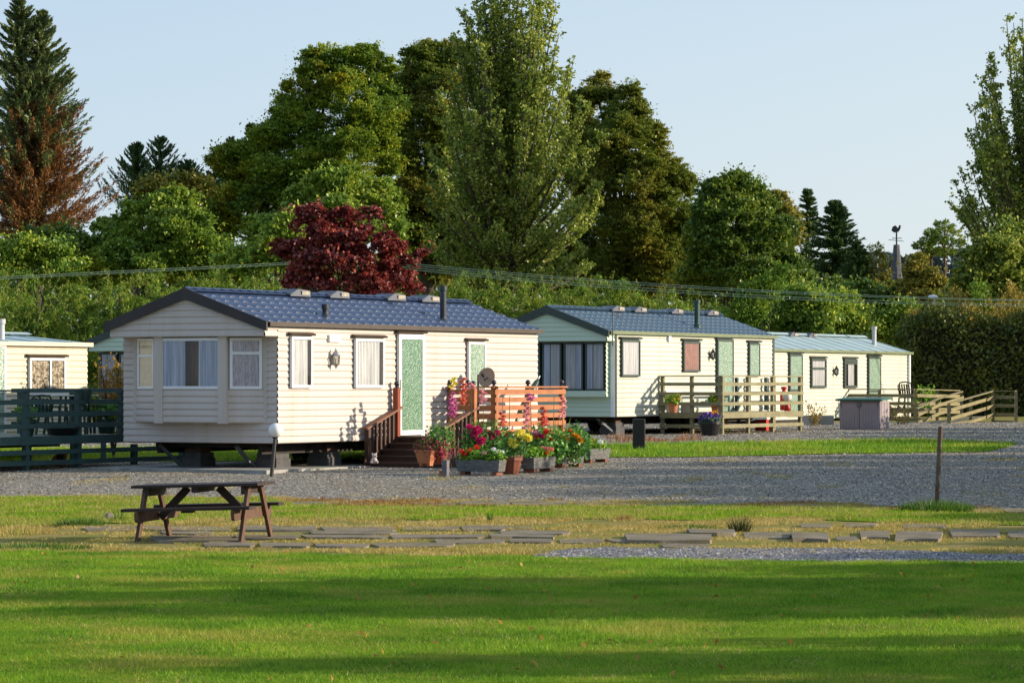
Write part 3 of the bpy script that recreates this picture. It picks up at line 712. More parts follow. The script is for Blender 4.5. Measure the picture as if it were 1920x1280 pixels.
def sprays(S_, E_, rad, k, size, flat=.6, asp=.6, tpow=.8, up=.5, follow=.3):
    """k leaves round every twig S->E; returns arrays for leaf_mesh"""
    M_ = len(S_); i = np.repeat(np.arange(M_), k); n = len(i)
    t = rng.random(n)**tpow; D = E_-S_
    rad = np.broadcast_to(np.asarray(rad, float), (M_,))[i]
    g = rng.normal(0, 1, (n,3))*(rad*(1.05-.75*t))[:,None]*.55; g[:,2] *= flat
    C = S_[i]+D[i]*t[:,None]+g
    Dn = D[i]/(np.linalg.norm(D[i], axis=1, keepdims=True)+1e-9)
    ax = rdir(n)+Dn*follow*3+g*follow; nr = rdir(n)+np.array([0,0,up*2])
    ln = size*rng.uniform(.65, 1.35, n)
    return C, ax, nr, ln, ln*asp
def bushleaves(name, c, r, n, size, m, parent=None, up=.4, asp=.85, shell=.45, out=.6):
    """leaves through the outer part of an ellipsoid"""
    d = rdir(n); rr = (shell+(1-shell)*rng.random(n)**.6)[:,None]*rng.uniform(.75, 1.12, (n,1))
    C = np.array(c)+d*rr*np.array(r)
    return leaf_mesh(name, C, rdir(n)+d*out, rdir(n)+d*.8+np.array([0,0,up]), size*rng.uniform(.6,1.3,n), size*asp*rng.uniform(.7,1.2,n), m, parent)
def bloom(name, c, r, n, petal, m, parent, radial=True, sz=.85):
    d = rdir(n); C = np.array(c)+d*np.array([r,r,r*sz])*rng.uniform(.55, 1, (n,1))
    return leaf_mesh(name, C, d if radial else rdir(n), rdir(n)+(0 if radial else 1.5)*d, petal*rng.uniform(.8,1.2,n), petal*.6, m, parent)

def sub(fr, u, d, z0=None):
    f = Frame(960, 10, fr.phi); p = fr.w(u, -d, 0); f.X = p.x; f.Y = p.y; f.z0 = gz(p.y) if z0 is None else z0; return f
def root_at(name, fr, label, cat, group=None): return empty(name, (fr.X, fr.Y, fr.z0), R(fr.phi), label, cat, group)

M_dkwood = mat('dark_brown_stained_wood', (.062,.026,.016), .55, (.04,.016,.01), 4, .25, 25, .4, 0, (1,1,1))
M_redwood = mat('red_stained_wood', (.25,.045,.015), .45, (.19,.032,.012), 4, .2, 25)
M_orwood = mat('orange_stained_wood', (.42,.145,.05), .5, (.30,.10,.033), 3.5, .25, 20, .4, 0, (1,1,2))
M_hrail = mat('worn_handrail', (.2,.085,.045), .6, (.13,.05,.03), 6, .2, 30)
M_ball = mat('dark_ball_finial', (.035,.035,.05), .4)
M_grwood = mat('dark_green_painted_wood', (.034,.085,.085), .6, (.026,.06,.062), 3, .25, 25)
M_plwood = mat('weathered_pale_wood', (.25,.225,.13), .75, (.18,.165,.09), 3.5, .3, 25, .3, 0, (1,1,2), dirt=(.13,.13,.08), dscale=5)
M_olwood = mat('olive_weathered_wood', (.24,.205,.10), .75, (.16,.135,.065), 3.5, .3, 25, .3, 0, (1,1,2))
M_terra = mat('terracotta', (.46,.17,.075), .75, (.36,.13,.055), 5, .15, 40)
M_terrad = mat('brown_terracotta', (.2,.055,.025), .6, (.15,.04,.02), 5)
M_stonetr = mat('grey_cast_stone', (.20,.20,.19), .9, (.10,.10,.10), 3.2, 1.0, 30, .2, 0, (2.2,2.2,14), .4, .6)
M_brick = mat('red_brick', (.25,.1,.06), .9, (.18,.07,.045), 8, .3)
M_gplast = mat('dark_green_plastic', (.018,.05,.04), .35, (.015,.042,.034), 4)
M_blkplast = mat('black_plastic', (.014,.013,.015), .4)

class Run:
    """a straight line of posts and rails between two local points"""
    def __init__(s, par, p, q, m): s.par = par; s.p = Vector((*p, 0)); s.q = Vector((*q, 0)); s.m = m; s.d = (s.q-s.p).normalized(); s.L = (s.q-s.p).length; s.n = Vector((s.d.y, -s.d.x, 0))
    def post(s, u, z0, z1, w=.09, off=-.05, m=None, ball=False):
        c = s.p+s.d*u+s.n*off; b = MB(); b.bar(c+Vector((0,0,z0)), c+Vector((0,0,z1)), w, w, s.d); o = b.build('post', m or s.m, s.par)
        if ball: ballcap(o, c.x, c.y, z1)
        return o
    def rail(s, z, h=.09, t=.03, u0=0, u1=None, off=.012, z2=None, m=None, name='rail'):
        u1 = s.L if u1 is None else u1; z2 = z if z2 is None else z2
        a = s.p+s.d*u0+s.n*off+Vector((0,0,z)); c = s.p+s.d*u1+s.n*off+Vector((0,0,z2))
        b = MB(); b.bar(a, c, t, h); return b.build(name, m or s.m, s.par)
def ballcap(par, x, y, z, r=.052):
    b = MB(); b.lathe([(.05,0),(.05,.012),(.022,.018),(.022,.03)], (x, y, z+.002), 10); b.sphere((x, y, z+.028+r), r, 14, 8)
    return b.build('finial', M_ball, par, True)

# ================================================================== steps and trellis deck of the cream home
s1 = sub(h1, 2.92, .12); s1.z0 = gz(58.6)
st = root_at('timber_steps', s1, 'dark brown wooden steps with handrails and a red newel post at the cream home', 'steps')
D1 = 1.62; zf_ = s1.z(818, 1.1, .3); run = 1.06
for k in range(5):
    zt = zf_*(k+1)/5-.0; x0 = -.1+k*run/4*.98
    if k < 4:
        m = MB(); m.box(x0, x0+.33, -D1+.04, -.04, zt-.035, zt); m.box(x0+.03, x0+.05, -D1+.05, -.05, zt-zf_/5, zt-.036); m.build('step', M_dkwood, st)
m = MB(); m.box(run-.06, 3.12, -D1-.06, .06, zf_-.05, zf_); m.build('landing', M_dkwood, st)
m = MB(); m.box(run-.04, run-.015, -D1, 0, .1, zf_-.052); m.build('riser_board', M_dkwood, st)
for y in (-D1, 0):
    m = MB(); m.box(-.12, run, y-.02, y+.02, .02, .16); m.prism([(-.1, y-.02, .16), (run, y-.02, .16), (run, y-.02, zf_-.052), (run-.1, y-.02, zf_-.06)], (0, .04, 0)); m.build('stringer', M_dkwood, st)
    za = s1.z(803, 0, -y); zb_ = s1.z(770, run, -y)
    m = MB(); m.bar((0, y, 0), (0, y, za), .09, .09, (1,0,0)); m.build('newel_post', M_dkwood, st)
    red = y == 0; zt = s1.z(727, run, 0 if red else D1)
    m = MB(); m.bar((run, y, .02), (run, y, zt), .105, .105, (1,0,0)); nw = m.build('newel_post', M_redwood if red else M_orwood, st)
    ballcap(nw, run, y, zt)
    m = MB(); sl = (zb_-za)/run; m.bar((-.1, y, za-.1*sl+.025), (run+.14, y, zb_+.14*sl+.025), .11, .04); m.build('handrail', M_hrail, st)
    for k in range(1, 7):
        x = run*k/7; m = MB(); m.bar((x, y, .14+(zf_-.1)*k/7*.75), (x, y, za+sl*x+.0), .05, .05, (1,0,0)); m.build('baluster', M_dkwood, st)

s2 = sub(h1, 6.1, 0); s2.z0 = gz(61)
tr = root_at('trellis_screen', s2, 'orange slatted timber screen with dark ball finials behind the flowers', 'fence')
d1 = 1.06; Lr = h1.u(1060, d1)-6.1
zfl = s2.z(826, 0, .5)
m = MB(); m.box(.02, Lr-.02, -d1+.03, -.03, zfl-.16, zfl-.1); m.build('floor', M_dkwood, tr)
m = MB(); m.box(.05, Lr-.05, -d1+.06, -.06, 0, zfl-.165); m.build('plinth', M_dkwood, tr)
for (p, q, posts, balls) in (((0,-.03), (0,-d1), (0, .4, d1-.06), (1,1,0)), ((0,-d1), (Lr,-d1), (.05, h1.u(995,d1)-6.1, Lr-.05), (1,1,1))):
    rn = Run(tr, p, q, M_orwood); dd = d1
    for u_, bl in zip(posts, balls): rn.post(u_, .02, s2.z(724.5, 0, d1), .085, -.06, None, bl)
    for k, yy in enumerate((735, 749.5, 764.5, 780, 795, 810, 824)):
        rn.rail(s2.z(yy, 0, d1), .092, .025, -.02 if p[1] < -.5 else 0, None, -.002)
    a, b_ = Vector((*p, s2.z(725.5, 0, d1))), Vector((*q, s2.z(725.5, 0, d1)))
    m = MB(); m.bar(a, b_, .12, .03); m.build('cap_rail', M_orwood, tr)
# the dish on its pole
u = h1.u(912, .42); sd = sub(h1, u, .42)
ds = empty('satellite_dish', (sd.X, sd.Y, sd.z0), 0, 'beige satellite dish on a dark pole behind the orange slatted screen', 'satellite dish')
zc = sd.z(708, 0); m = MB()
for i in range(9): pass
prof = [(.001, 0), (.06, .006), (.12, .022), (.17, .046), (.19, .06), (.192, .052), (.12, .012), (.001, -.012)]
m.lathe(prof, (0,0,0), 28); dd = m.build('reflector', mat('beige_dish_paint', (.30,.26,.22), .5, (.25,.22,.19), 3), ds, True); dd.location = (.03, -.06, zc); dd.rotation_euler = (R(78), 0, R(-32))
m = MB(); m.tube([(0, .0, .02), (.01, -.08, .12), (.02, .0, .2)], .012, 6); m.tube([(.02,.0,.19),(.02,.01,.25)], .03, 8); m.build('receiver_arm', M_blkplast, dd)
m = MB(); m.tube([(-.16,.02,0),(-.16,.02,zc+.06)], .02, 8); m.bar((-.16,.02,zc),(0.0,.02,zc), .03, .05); m.build('pole', M_blkplast, ds)
# folded green parasol leaning behind the screen
sp_ = sub(h1, 8.6, .55)
fp = root_at('folded_parasol', sp_, 'dark green folded parasol leaning behind the right end of the orange screen', 'parasol')
a = Vector((-.75,0,zfl+.25)); b_ = Vector((.25,.0,sp_.z(709,0)))
m = MB(); m.tube([a+(b_-a)*t for t in (0,.25,.5,.75,.92,1)], [.015,.07,.085,.075,.05,.01], 10); m.build('canopy', M_gplast, fp)
m = MB(); m.tube([a-(b_-a)*.35, b_+(b_-a)*.05], .018, 8); m.build('pole', M_steel, fp)

# ------------------------------------------------------------------ plastic chairs
def make_chair(m, label, loc, rz, group=None, name='garden_chair', cat='chair'):
    e = empty(name, loc, rz, label, cat, group)
    b = MB(); b.prism([(-.24,-.24,.42),(.24,-.24,.42),(.22,.22,.40),(-.22,.22,.40)], (0,0,.025)); b.build('seat', m, e)
    b = MB()
    for k in range(6): x = -.19+k*.076; b.bar((x,.21,.43),(x*1.05,.33,.84), .045, .012, (0,1,0))
    pts = [(-.23,.20,.42),(-.25,.32,.78),(-.17,.35,.88),(0,.36,.91),(.17,.35,.88),(.25,.32,.78),(.23,.20,.42)]
    b.tube(pts, .022, 6); b.build('backrest', m, e)
    for s_ in (-1,1):
        b = MB(); b.bar((s_*.26,-.24,.64),(s_*.27,.27,.66), .05, .022); b.build('armrest', m, e)
        for y0, y1, zt in ((-.24,-.28,.64),(.22,.28,.42)):
            b = MB(); b.bar((s_*.25,y0,zt),(s_*.28,y1,0), .05, .035, (1,0,0)); b.build('leg', m, e)
    return e

# ================================================================== dark green deck on the left
hd = Frame(52, 58.6); hd.z0 = gz(58.6)-.04
dk = root_at('timber_deck', hd, 'dark green painted deck with horizontal rails at the left edge', 'deck')
ue = hd.u(240); u1_ = hd.u(348); u0_ = -4.2
zt = hd.z(818.5, 0)
m = MB()
for k in range(21): m.box(u0_, ue, .03+k*.14, .03+k*.14+.134, zt-.03, zt)
m.build('floor', mat('green_grey_decking', (.16,.22,.19), .7, (.11,.16,.14), 3, .2, 25), dk)
rn = Run(dk, (u0_, 0), (u1_, 0), M_grwood)
for px in (52, 150, 255, 345): rn.post(hd.u(px)-u0_, -.03, hd.z(729 if px < 200 else 838, 0), .1, -.045)
for u_ in (-2.2, -4.1): rn.post(u_-u0_, -.03, hd.z(729, 0), .1, -.045)
rn.rail(hd.z(732, 0), .03, .1, 0, ue-u0_, -.03, name='cap_rail')
for yy in (754, 777, 799): rn.rail(hd.z(yy, 0), .085, .03, 0, ue-u0_)
rn.rail(hd.z(826, 0), .15, .032, 0, ue-u0_, .014, name='fascia')
for yy in (848, 868): rn.rail(hd.z(yy, 0), .085, .03)
for u_ in (-1, 1.2, 2.2, 3.6, 4.6): rn.post(u_-u0_, 0, zt-.035, .08, -1.6)
# its end rail and inner posts
re_ = Run(dk, (ue-.03, .05), (ue-.03, 2.6), M_grwood)
for u_ in (.1, 1.2, 2.4): re_.post(u_, zt, hd.z(733, 0), .07, 0)
for yy in (733, 754, 777, 799): re_.rail(hd.z(yy, 0), .08, .03, off=-.05)
def on_deck(px, d): u = hd.u(px, -d); return hd.w(u, d, zt+.002), u
for px, d, rz, lb in ((72, .9, 200, 'dark green plastic chair behind the left post of the green deck'), (98, 1.0, 80, 'dark green plastic chair in the middle of the green deck'), (170, .8, 130, 'dark green plastic chair nearest the large cream home on the green deck')):
    p, u = on_deck(px, d); make_chair(M_gplast, lb, p, R(rz)).scale = (.85,.85,.8)
p, u = on_deck(140, 1.1); tb = empty('garden_table', p, 0, 'pale green plastic table among the chairs on the green deck', 'table')
b = MB(); b.lathe([(.001,.70),(.44,.70),(.45,.715),(.44,.725),(.001,.725)], (0,0,0), 24); b.build('tabletop', mat('pale_green_plastic', (.45,.55,.5), .4), tb)
for k in range(4): t = k*math.pi/2+.7; b = MB(); b.bar((.3*math.cos(t),.3*math.sin(t),.7),(.36*math.cos(t),.36*math.sin(t),0), .05, .04, (1,0,0)); b.build('leg', M_gplast, tb)
def pot(name, loc, r, h, m, label, cat='plant pot', seg=18, phase=0, lip=True, rz=0):
    e = empty(name, loc, rz, label, cat)
    b = MB(); pr = [(r*.68,0),(r*.95,h*.8)]+([(r*1.06,h*.8),(r*1.06,h)] if lip else [(r,h)])+[(r*.9,h),(r*.86,h*.86)]
    b.lathe(pr, (0,0,0), seg, phase); b.build('body', m, e); s_ = MB(); s_.lathe([(.001,h*.86),(r*.86,h*.865)], (0,0,0), seg, phase); s_.build('soil', M_chassis, e)
    return e
def plant(name, loc, label, cat='plant', group=None): return empty(name, loc, 0, label, cat, group)
L_ger = leafmat('geranium_leaves', [(.018,.05,.008),(.032,.085,.01),(.055,.12,.014),(.085,.15,.02)], 6, .35, .06, .4)
L_dkl = leafmat('dark_garden_leaves', [(.012,.04,.012),(.025,.075,.018),(.05,.12,.025)], 6, .3, .06, .4)
L_fuch = leafmat('fuchsia_leaves', [(.06,.07,.02),(.12,.12,.03),(.16,.06,.04)], 8, .3, .05, .3, None, False)
L_gold = leafmat('golden_shrub_leaves', [(.10,.11,.02),(.24,.17,.03),(.38,.22,.04),(.3,.12,.03)], 2.5, .35, .05, .5, None, False)
L_sword = leafmat('sword_leaves', [(.022,.05,.008),(.045,.09,.012),(.085,.1,.02)], 3, .35, .05, .3)
p, u = on_deck(50, .35); pot('plant_pot', p, .17, .3, M_gplast, 'dark pot with trailing leaves beside the left deck post'); pl = plant('potted_plant', p+Vector((0,0,.3)), 'bushy plant in the dark pot beside the left deck post'); bushleaves('foliage', (0,0,.12), (.24,.24,.16), 240, .07, L_dkl, pl)
p, u = on_deck(200, .6); pot('plant_pot', p, .2, .28, M_gplast, 'wide dark bowl by the right end of the green deck'); pl = plant('potted_plant', p+Vector((0,0,.3)), 'leafy plant in the wide dark bowl on the green deck'); bushleaves('foliage', (0,0,.12), (.3,.3,.2), 350, .07, L_dkl, pl)
p, u = on_deck(118, .3); pot('low_planter', p, .34, .16, M_blkplast, 'low round black planter on the floor of the green deck', 'planter', 20, 0, False)
p, u = on_deck(158, .05); p.z = gz(p.y)+hd.z(752,u)-.08; pot('hanging_pot', p, .15, .24, M_gplast, 'green pot hung on the second deck post from the left')
pk = at(213, 800, 64.2); pk.z = gz(64.2)
gs = empty('golden_shrub', pk, 0, 'golden orange shrub between the green deck and the large cream home', 'shrub')
S_ = np.zeros((70,3))+np.array([0,0,.5]); th = rng.uniform(0,6.28,70); E_ = np.stack([.42*np.cos(th)*rng.random(70)**.5, .42*np.sin(th)*rng.random(70)**.5, rng.uniform(.8,2.05,70)],1)
leaf_mesh('foliage', *sprays(S_, E_, .3, 22, .075, 1, .6, .4), L_gold, gs)
m = MB()
for k in range(9): m.tube([(0,0,0), tuple(E_[k]*.5+np.array([0,0,.2])), tuple(E_[k])], [.014,.01,.004], 5)
m.build('stems', M_dkwood, gs)
for px, d, r, h, lb in ((103,.9,.10,.2,'terracotta pot lying under the green deck'),(117,.9,.09,.22,'small upright terracotta pot under the green deck')):
    u = hd.u(px, -d); p = hd.w(u, d, 0); p.z = gz(p.y)+.01; e = pot('plant_pot', p, r, h, M_terra, lb)
    if px == 103: e.rotation_euler = (R(75), 0, R(40)); e.location.z += .1

# ================================================================== flower bed
GN = math.radians(PHI-90)
def trough(px, py, rz, ln, label, w=.27, h=.2, lift=.062):
    X, Y = gp(px, py); e = empty('stone_trough', (X, Y, gz(Y)+.006), rz, label, 'planter', 'grey stone troughs of the flower bed')
    m = MB(); a, b2, c, d2 = ln/2*.93, ln/2, w/2*.88, w/2
    z0 = lift; z1 = lift+h
    o = [(-a,-c,z0),(a,-c,z0),(a,c,z0),(-a,c,z0),(-b2,-d2,z1),(b2,-d2,z1),(b2,d2,z1),(-b2,d2,z1)]
    i = [(-b2+.03,-d2+.03,z1),(b2-.03,-d2+.03,z1),(b2-.03,d2-.03,z1),(-b2+.03,d2-.03,z1),(-b2+.04,-d2+.04,z1-.04),(b2-.04,-d2+.04,z1-.04),(b2-.04,d2-.04,z1-.04),(-b2+.04,d2-.04,z1-.04)]
    m.add(o+i, [(0,3,2,1),(0,1,5,4),(1,2,6,5),(2,3,7,6),(3,0,4,7),(4,5,9,8),(5,6,10,9),(6,7,11,10),(7,4,8,11),(8,9,13,12),(9,10,14,13),(10,11,15,14),(11,8,12,15)])
    m.build('body', M_stonetr, e)
    s_ = MB(); s_.add([(-b2+.03,-d2+.03,z1-.03),(b2-.03,-d2+.03,z1-.03),(b2-.03,d2-.03,z1-.03),(-b2+.03,d2-.03,z1-.03)], [(0,1,2,3)]); s_.build('soil', M_chassis, e)
    for x in (-ln*.36, ln*.36): b = MB(); b.box(x-.05,x+.05,-c*.9,c*.9,0,lift-.002); b.build('brick_foot', M_brick, e)
    return e, X, Y, z1
def petal(name, col, col2): return leafmat(name, [col2, col, tuple(min(1, x*1.25) for x in col)], 8, .25, .04, .2, None, False)
P_red = petal('red_petals', (.75,.03,.015), (.5,.015,.01)); P_pink = petal('pink_petals', (.85,.22,.30), (.75,.12,.2)); P_mag = petal('magenta_petals', (.68,.02,.20), (.5,.01,.13))
P_yel = petal('yellow_petals', (.88,.78,.14), (.85,.70,.06)); P_wht = petal('white_petals', (.85,.85,.82), (.75,.75,.74)); P_ora = petal('orange_petals', (.8,.22,.02), (.7,.14,.015))
P_lil = petal('lilac_pink_petals', (.72,.25,.48), (.6,.16,.4)); P_pal = petal('pale_pink_petals', (.85,.45,.48), (.8,.34,.36)); P_cor = petal('coral_petals', (.8,.25,.16), (.68,.16,.1)); P_gold = petal('golden_petals', (.85,.42,.02), (.8,.32,.02))
P_pur = petal('purple_petals', (.12,.03,.35), (.08,.02,.22)); P_fuc = petal('fuchsia_petals', (.55,.04,.14), (.4,.02,.1))
M_stem = mat('green_stem', (.10,.16,.03), .7, (.08,.12,.03), 8); M_cane = mat('bamboo_cane', (.3,.22,.1), .7)
def heads_plant(name, X, Y, z, w, d, rz, label, heads, cat, lm=L_ger, nleaf=420, hgt=.17, lsz=.062, hr=.055, group=None):
    """heads = (px, py, petal material, radius scale): flower heads where they stand above the leaves"""
    e = plant(name, (X, Y, z), label, cat, group); e.rotation_euler[2] = rz
    bushleaves('foliage', (0,0,hgt*.55), (w/2, d/2, hgt*.72), nleaf, lsz, lm, e, .5, .95, .3)
    c, s_ = math.cos(-rz), math.sin(-rz)
    for px, py, pm_, k in heads:
        Yh = Y+rng.uniform(-.1,.06); p = at(px, py, Yh); lx, ly, lz = p.x-X, p.y-Y, p.z-z
        lp = Vector((lx*c-ly*s_, lx*s_+ly*c, lz))
        b = MB(); b.tube([(lp.x*.8, lp.y*.8, 0), tuple(lp)], .005, 5); so_ = b.build('stalk', M_stem, e)
        bloom('flower_head', tuple(lp), hr*k, int(60*k*k+20), .03*max(.9,k*.8), pm_, so_, False, .75)
    return e
def dahlia_plant(X, Y, z, w, label, heads, name='dahlia', cat='flower', hgt=.4, lm=L_dkl, nleaf=330):
    e = plant(name, (X, Y, z), label, cat)
    bushleaves('foliage', (0,0,hgt*.55), (w/2, w/2*.8, hgt*.6), nleaf, .09, lm, e, .4, .55, .25)
    for px, py, pm_, r in heads:
        p = at(px, py, Y-.12); l = Vector((p.x-X, p.y-Y, p.z-z))
        b = MB(); b.tube([(l.x*.4, 0, 0), (l.x*.8, l.y*.6, l.z*.6), tuple(l)], .007, 5); so_ = b.build('stalk', M_stem, e)
        bloom('flower_head', tuple(l), r, int(100+900*r), .05 if r > .07 else .035, pm_, so_, True)
    return e
RT = R(PHI)
e, X, Y, z = trough(902, 891, GN, .86, 'grey stone trough turned to the steps, leftmost of the four troughs')
heads_plant('geranium', X-.18, Y+.1, gz(Y)+z-.03, .5, .32, GN, 'red geraniums at the left end of the leftmost trough', [(866,846,P_red,1.1),(872,851,P_red,1.1),(881,845,P_red,1.1),(894,838,P_red,1.15),(868,853,P_red,.9)], 'flower')
heads_plant('geranium', X+.19, Y-.1, gz(Y)+z-.03, .52, .34, GN, 'white and pale pink geraniums at the right end of the leftmost trough', [(925,842,P_wht,.9),(934,846,P_wht,.9),(941,847,P_wht,.9),(908,848,P_pal,.8),(906,852,P_pal,.7)], 'flower')
e, X, Y, z = trough(1009, 885, RT, .84, 'grey stone trough right of the brown dahlia pot, second of the troughs')
heads_plant('geranium', X, Y, gz(Y)+z-.03, .86, .34, RT, 'red and pink geraniums in the second trough from the left', [(988,849,P_red,.8),(996,846,P_red,.7),(1019,840,P_pink,1),(1025,848,P_red,.9),(1027,841,P_pink,.9),(1034,842,P_cor,1)], 'flower', nleaf=650)
e, X, Y, z = trough(1063, 876, RT, .9, 'grey stone trough third along the row of troughs')
heads_plant('geranium', X, Y, gz(Y)+z-.03, .9, .36, RT, 'pink geraniums with one white head in the third trough', [(1053,837,P_pink,1),(1058,838,P_red,.7),(1070,835,P_pal,.9),(1077,832,P_pink,.9),(1080,829,P_wht,.9)], 'flower', nleaf=650)
e, X, Y, z = trough(1114, 867, RT, .86, 'grey stone trough at the right end of the row beside the grass')
heads_plant('geranium', X, Y, gz(Y)+z-.03, .86, .36, RT, 'red geraniums with a white head in the trough beside the grass', [(1093,834,P_red,1.1),(1108,831,P_red,1),(1110,825,P_red,.9),(1105,828,P_red,.7),(1126,828,P_wht,1.2)], 'flower', nleaf=650)
# brown pot of yellow dahlias
X, Y = gp(958, 889); pot('plant_pot', (X, Y, gz(Y)), .19, .30, M_terrad, 'brown fluted pot between the first and second stone troughs', seg=10)
dahlia_plant(X+.05, Y+.05, gz(Y)+.28, .55, 'big yellow dahlias in the brown pot between the troughs', [(962,829,P_yel,.105),(976,813,P_yel,.095),(990,820,P_yel,.075)], hgt=.42)
# dahlias and others growing in the bed behind the troughs
def bed(px, Y): return xat(px, Y), Y, gz(Y)+.1
dahlia_plant(*bed(892, 58.6), .55, 'magenta dahlias beside the right handrail of the steps', [(880,800,P_mag,.065),(896,806,P_mag,.085),(889,815,P_mag,.085),(902,826,P_mag,.085)], hgt=.72, nleaf=500)
dahlia_plant(*bed(925, 58.8), .5, 'magenta dahlias in front of the dark half of the orange screen', [(917,812,P_mag,.065),(922,817,P_mag,.07),(932,811,P_mag,.06)], hgt=.7, nleaf=420)
dahlia_plant(*bed(1008, 59.2), .6, 'orange and pink dahlias behind the second stone trough', [(1006,817,P_ora,.055),(1005,812,P_lil,.055),(1016,817,P_mag,.05),(1024,809,P_red,.05)], hgt=.62, nleaf=520)
dahlia_plant(*bed(1075, 60.2), .6, 'orange red dahlias in front of the right end of the orange screen', [(1069,809,P_ora,.055),(1055,828,P_gold,.045)], hgt=.66, nleaf=420)
dahlia_plant(*bed(1082, 59.9), .6, 'yellow gazanias with dark eyes behind the third trough', [(1052,817,P_gold,.05),(1064,823,P_gold,.055),(1082,818,P_gold,.05),(1088,825,P_gold,.06),(1075,815,P_gold,.04)], 'gazania', 'flower', .55)
dahlia_plant(*bed(948, 59.0), .5, 'orange dahlias behind the yellow dahlias', [(952,815,P_ora,.05),(935,826,P_gold,.04),(957,811,P_cor,.045)], hgt=.6)
dahlia_plant(*bed(1040, 59.6), .6, 'leafy dahlia without open flowers behind the third trough', [(1032,822,P_red,.035)], hgt=.6, nleaf=450)
def gladiolus(px, py0, py1, Y, pm_, label, group=None):
    """py0 top of the flower spike, py1 its lowest flower"""
    X = xat(px, Y); z = gz(Y)+.05; e = plant('gladiolus', (X, Y, z), label, 'flower', group)
    zt = zat(py0, Y)-z; zb_ = zat(py1, Y)-z; ln = rng.uniform(-.04,.04)
    b = MB(); b.tube([(0,0,0),(ln*.4,0,zb_*.6),(ln,0,zt)], [.008,.007,.003], 5); b.build('stalk', M_stem, e)
    k = max(3, int((zt-zb_)/.05)); C=[];A=[]
    for i in range(k):
        f = (i+.5)/k; zc = zb_+(zt-zb_)*f; r = .06*(1.15-.75*f); d = rdir(12); d[:,2] = np.abs(d[:,2])*.5
        s_ = 1 if i % 2 else -1; C.append(np.array([ln*zc/zt+s_*.025, -.02, zc])+d*r*.7); A.append(d)
    C = np.concatenate(C); A = np.concatenate(A); leaf_mesh('flowers', C, A, rdir(len(C)), .085, .065, pm_, e)
    n = 9; th = rng.uniform(0,6.28,n); h = rng.uniform(.35,.7,n); lean = rng.uniform(.08,.22,n)
    Cc = np.stack([np.cos(th)*lean*.5, np.sin(th)*lean*.5, h/2],1); ax = np.stack([np.cos(th)*lean, np.sin(th)*lean, h],1)
    leaf_mesh('leaves', Cc, ax, rdir(n), np.linalg.norm(ax,axis=1), .035, L_sword, e)
    return e
for a_ in ((846,735,780,60.2,P_lil,'lilac pink gladiolus left of the dark half of the screen, nearest the cream wall'),(853,748,785,60.3,P_lil,'shorter lilac gladiolus next to the tallest lilac one'),(848,707,728,60.6,P_yel,'yellow flower spike rising above the left end of the screen'),
    (868,708,760,60.4,P_cor,'withering coral gladiolus above the dark half of the screen'),(908,729,758,60.0,P_pal,'pale pink gladiolus in the middle of the dark half of the screen'),(884,718,730,60.3,P_pal,'small pink spike below the satellite dish'),
    (943,772,800,60.2,P_cor,'coral red gladiolus at the corner of the orange screen'),(985,757,806,60.4,P_pal,'tall pale pink gladiolus in front of the lit half of the screen'),(997,738,752,60.6,P_lil,'pink gladiolus tip at the middle post of the lit screen'),
    (1016,763,800,60.6,P_cor,'fading coral gladiolus right of the screen\'s middle post'),(1054,744,784,61.2,P_pal,'large pale pink gladiolus at the right end of the screen'),(1022,785,806,60.9,P_pink,'low pink gladiolus in the right half of the lit screen')):
    gladiolus(*a_)
for px, Y, n, lb in ((1048,60.0,26,'clump of bright green sword leaves in front of the lit screen'),(835,59.9,22,'clump of dark sword leaves by the left end of the screen')):
    e = plant('sword_leaf_clump', (xat(px,Y),Y,gz(Y)+.05), lb); th = rng.uniform(0,6.28,n); h = rng.uniform(.5,.95,n); lean = rng.uniform(.02,.25,n)
    leaf_mesh('leaves', np.stack([np.cos(th)*lean*.5,np.sin(th)*lean*.5,h/2],1), np.stack([np.cos(th)*lean,np.sin(th)*lean,h],1), rdir(n), h, .04, L_sword, e)
for k, (px, y0, Y) in enumerate(((892,745,60.0),(940,740,60.2),(953,742,60.4),(1036,742,60.8))):
    b = MB(); b.tube([(0,0,0),(.03,0,zat(y0,Y)-gz(Y))], .007, 5); o = b.build('garden_cane', M_cane); o.location = (xat(px,Y),Y,gz(Y)); tag(o, ['thin cane under the satellite dish','thin cane left of the corner of the lit screen','thin cane just right of the screen corner','thin cane near the right end of the lit screen'][k], 'cane')
# pots on and by the steps
u = h1.u(799, 1.2); p = s1.w(.02, -1.05, 0); zz = zf_/5
p = at(799, 868, 57.95); e = empty('terracotta_planter', p, R(-20), 'square terracotta planter on the bottom step', 'planter')
m = MB(); m.prism([(-.1,-.1,0),(.1,-.1,0),(.1,.1,0),(-.1,.1,0)], (0,0,.001)); m.lathe([(.15,0),(.215,.2),(.235,.2),(.235,.235),(.2,.235),(.19,.2)], (0,0,0), 4, math.pi/4); m.build('body', M_terra, e)
for x in (-.07,.07): b = MB(); b.box(x-.03,x+.03,-.08,.08,-.045,-.001); b.build('foot', M_terra, e)
pf = plant('fuchsia', p+Vector((.06,0,.2)), 'pink fuchsia spilling from the square terracotta planter on the steps', 'flower')
bushleaves('foliage', (0,0,.1), (.3,.25,.17), 420, .05, L_fuch, pf); bushleaves('flowers', (.05,-.03,.07), (.36,.26,.2), 240, .035, P_fuc, pf)['kind'] = 'stuff'
p2 = at(826, 868, 58.1); e = pot('plant_pot', p2+Vector((0,0,-.02)), .13, .22, M_terrad, 'dark red pot beside the right handrail on the steps')
pf = plant('fuchsia', p2+Vector((-.02,0,.2)), 'dark leaved fuchsia beside the right handrail of the steps', 'flower')
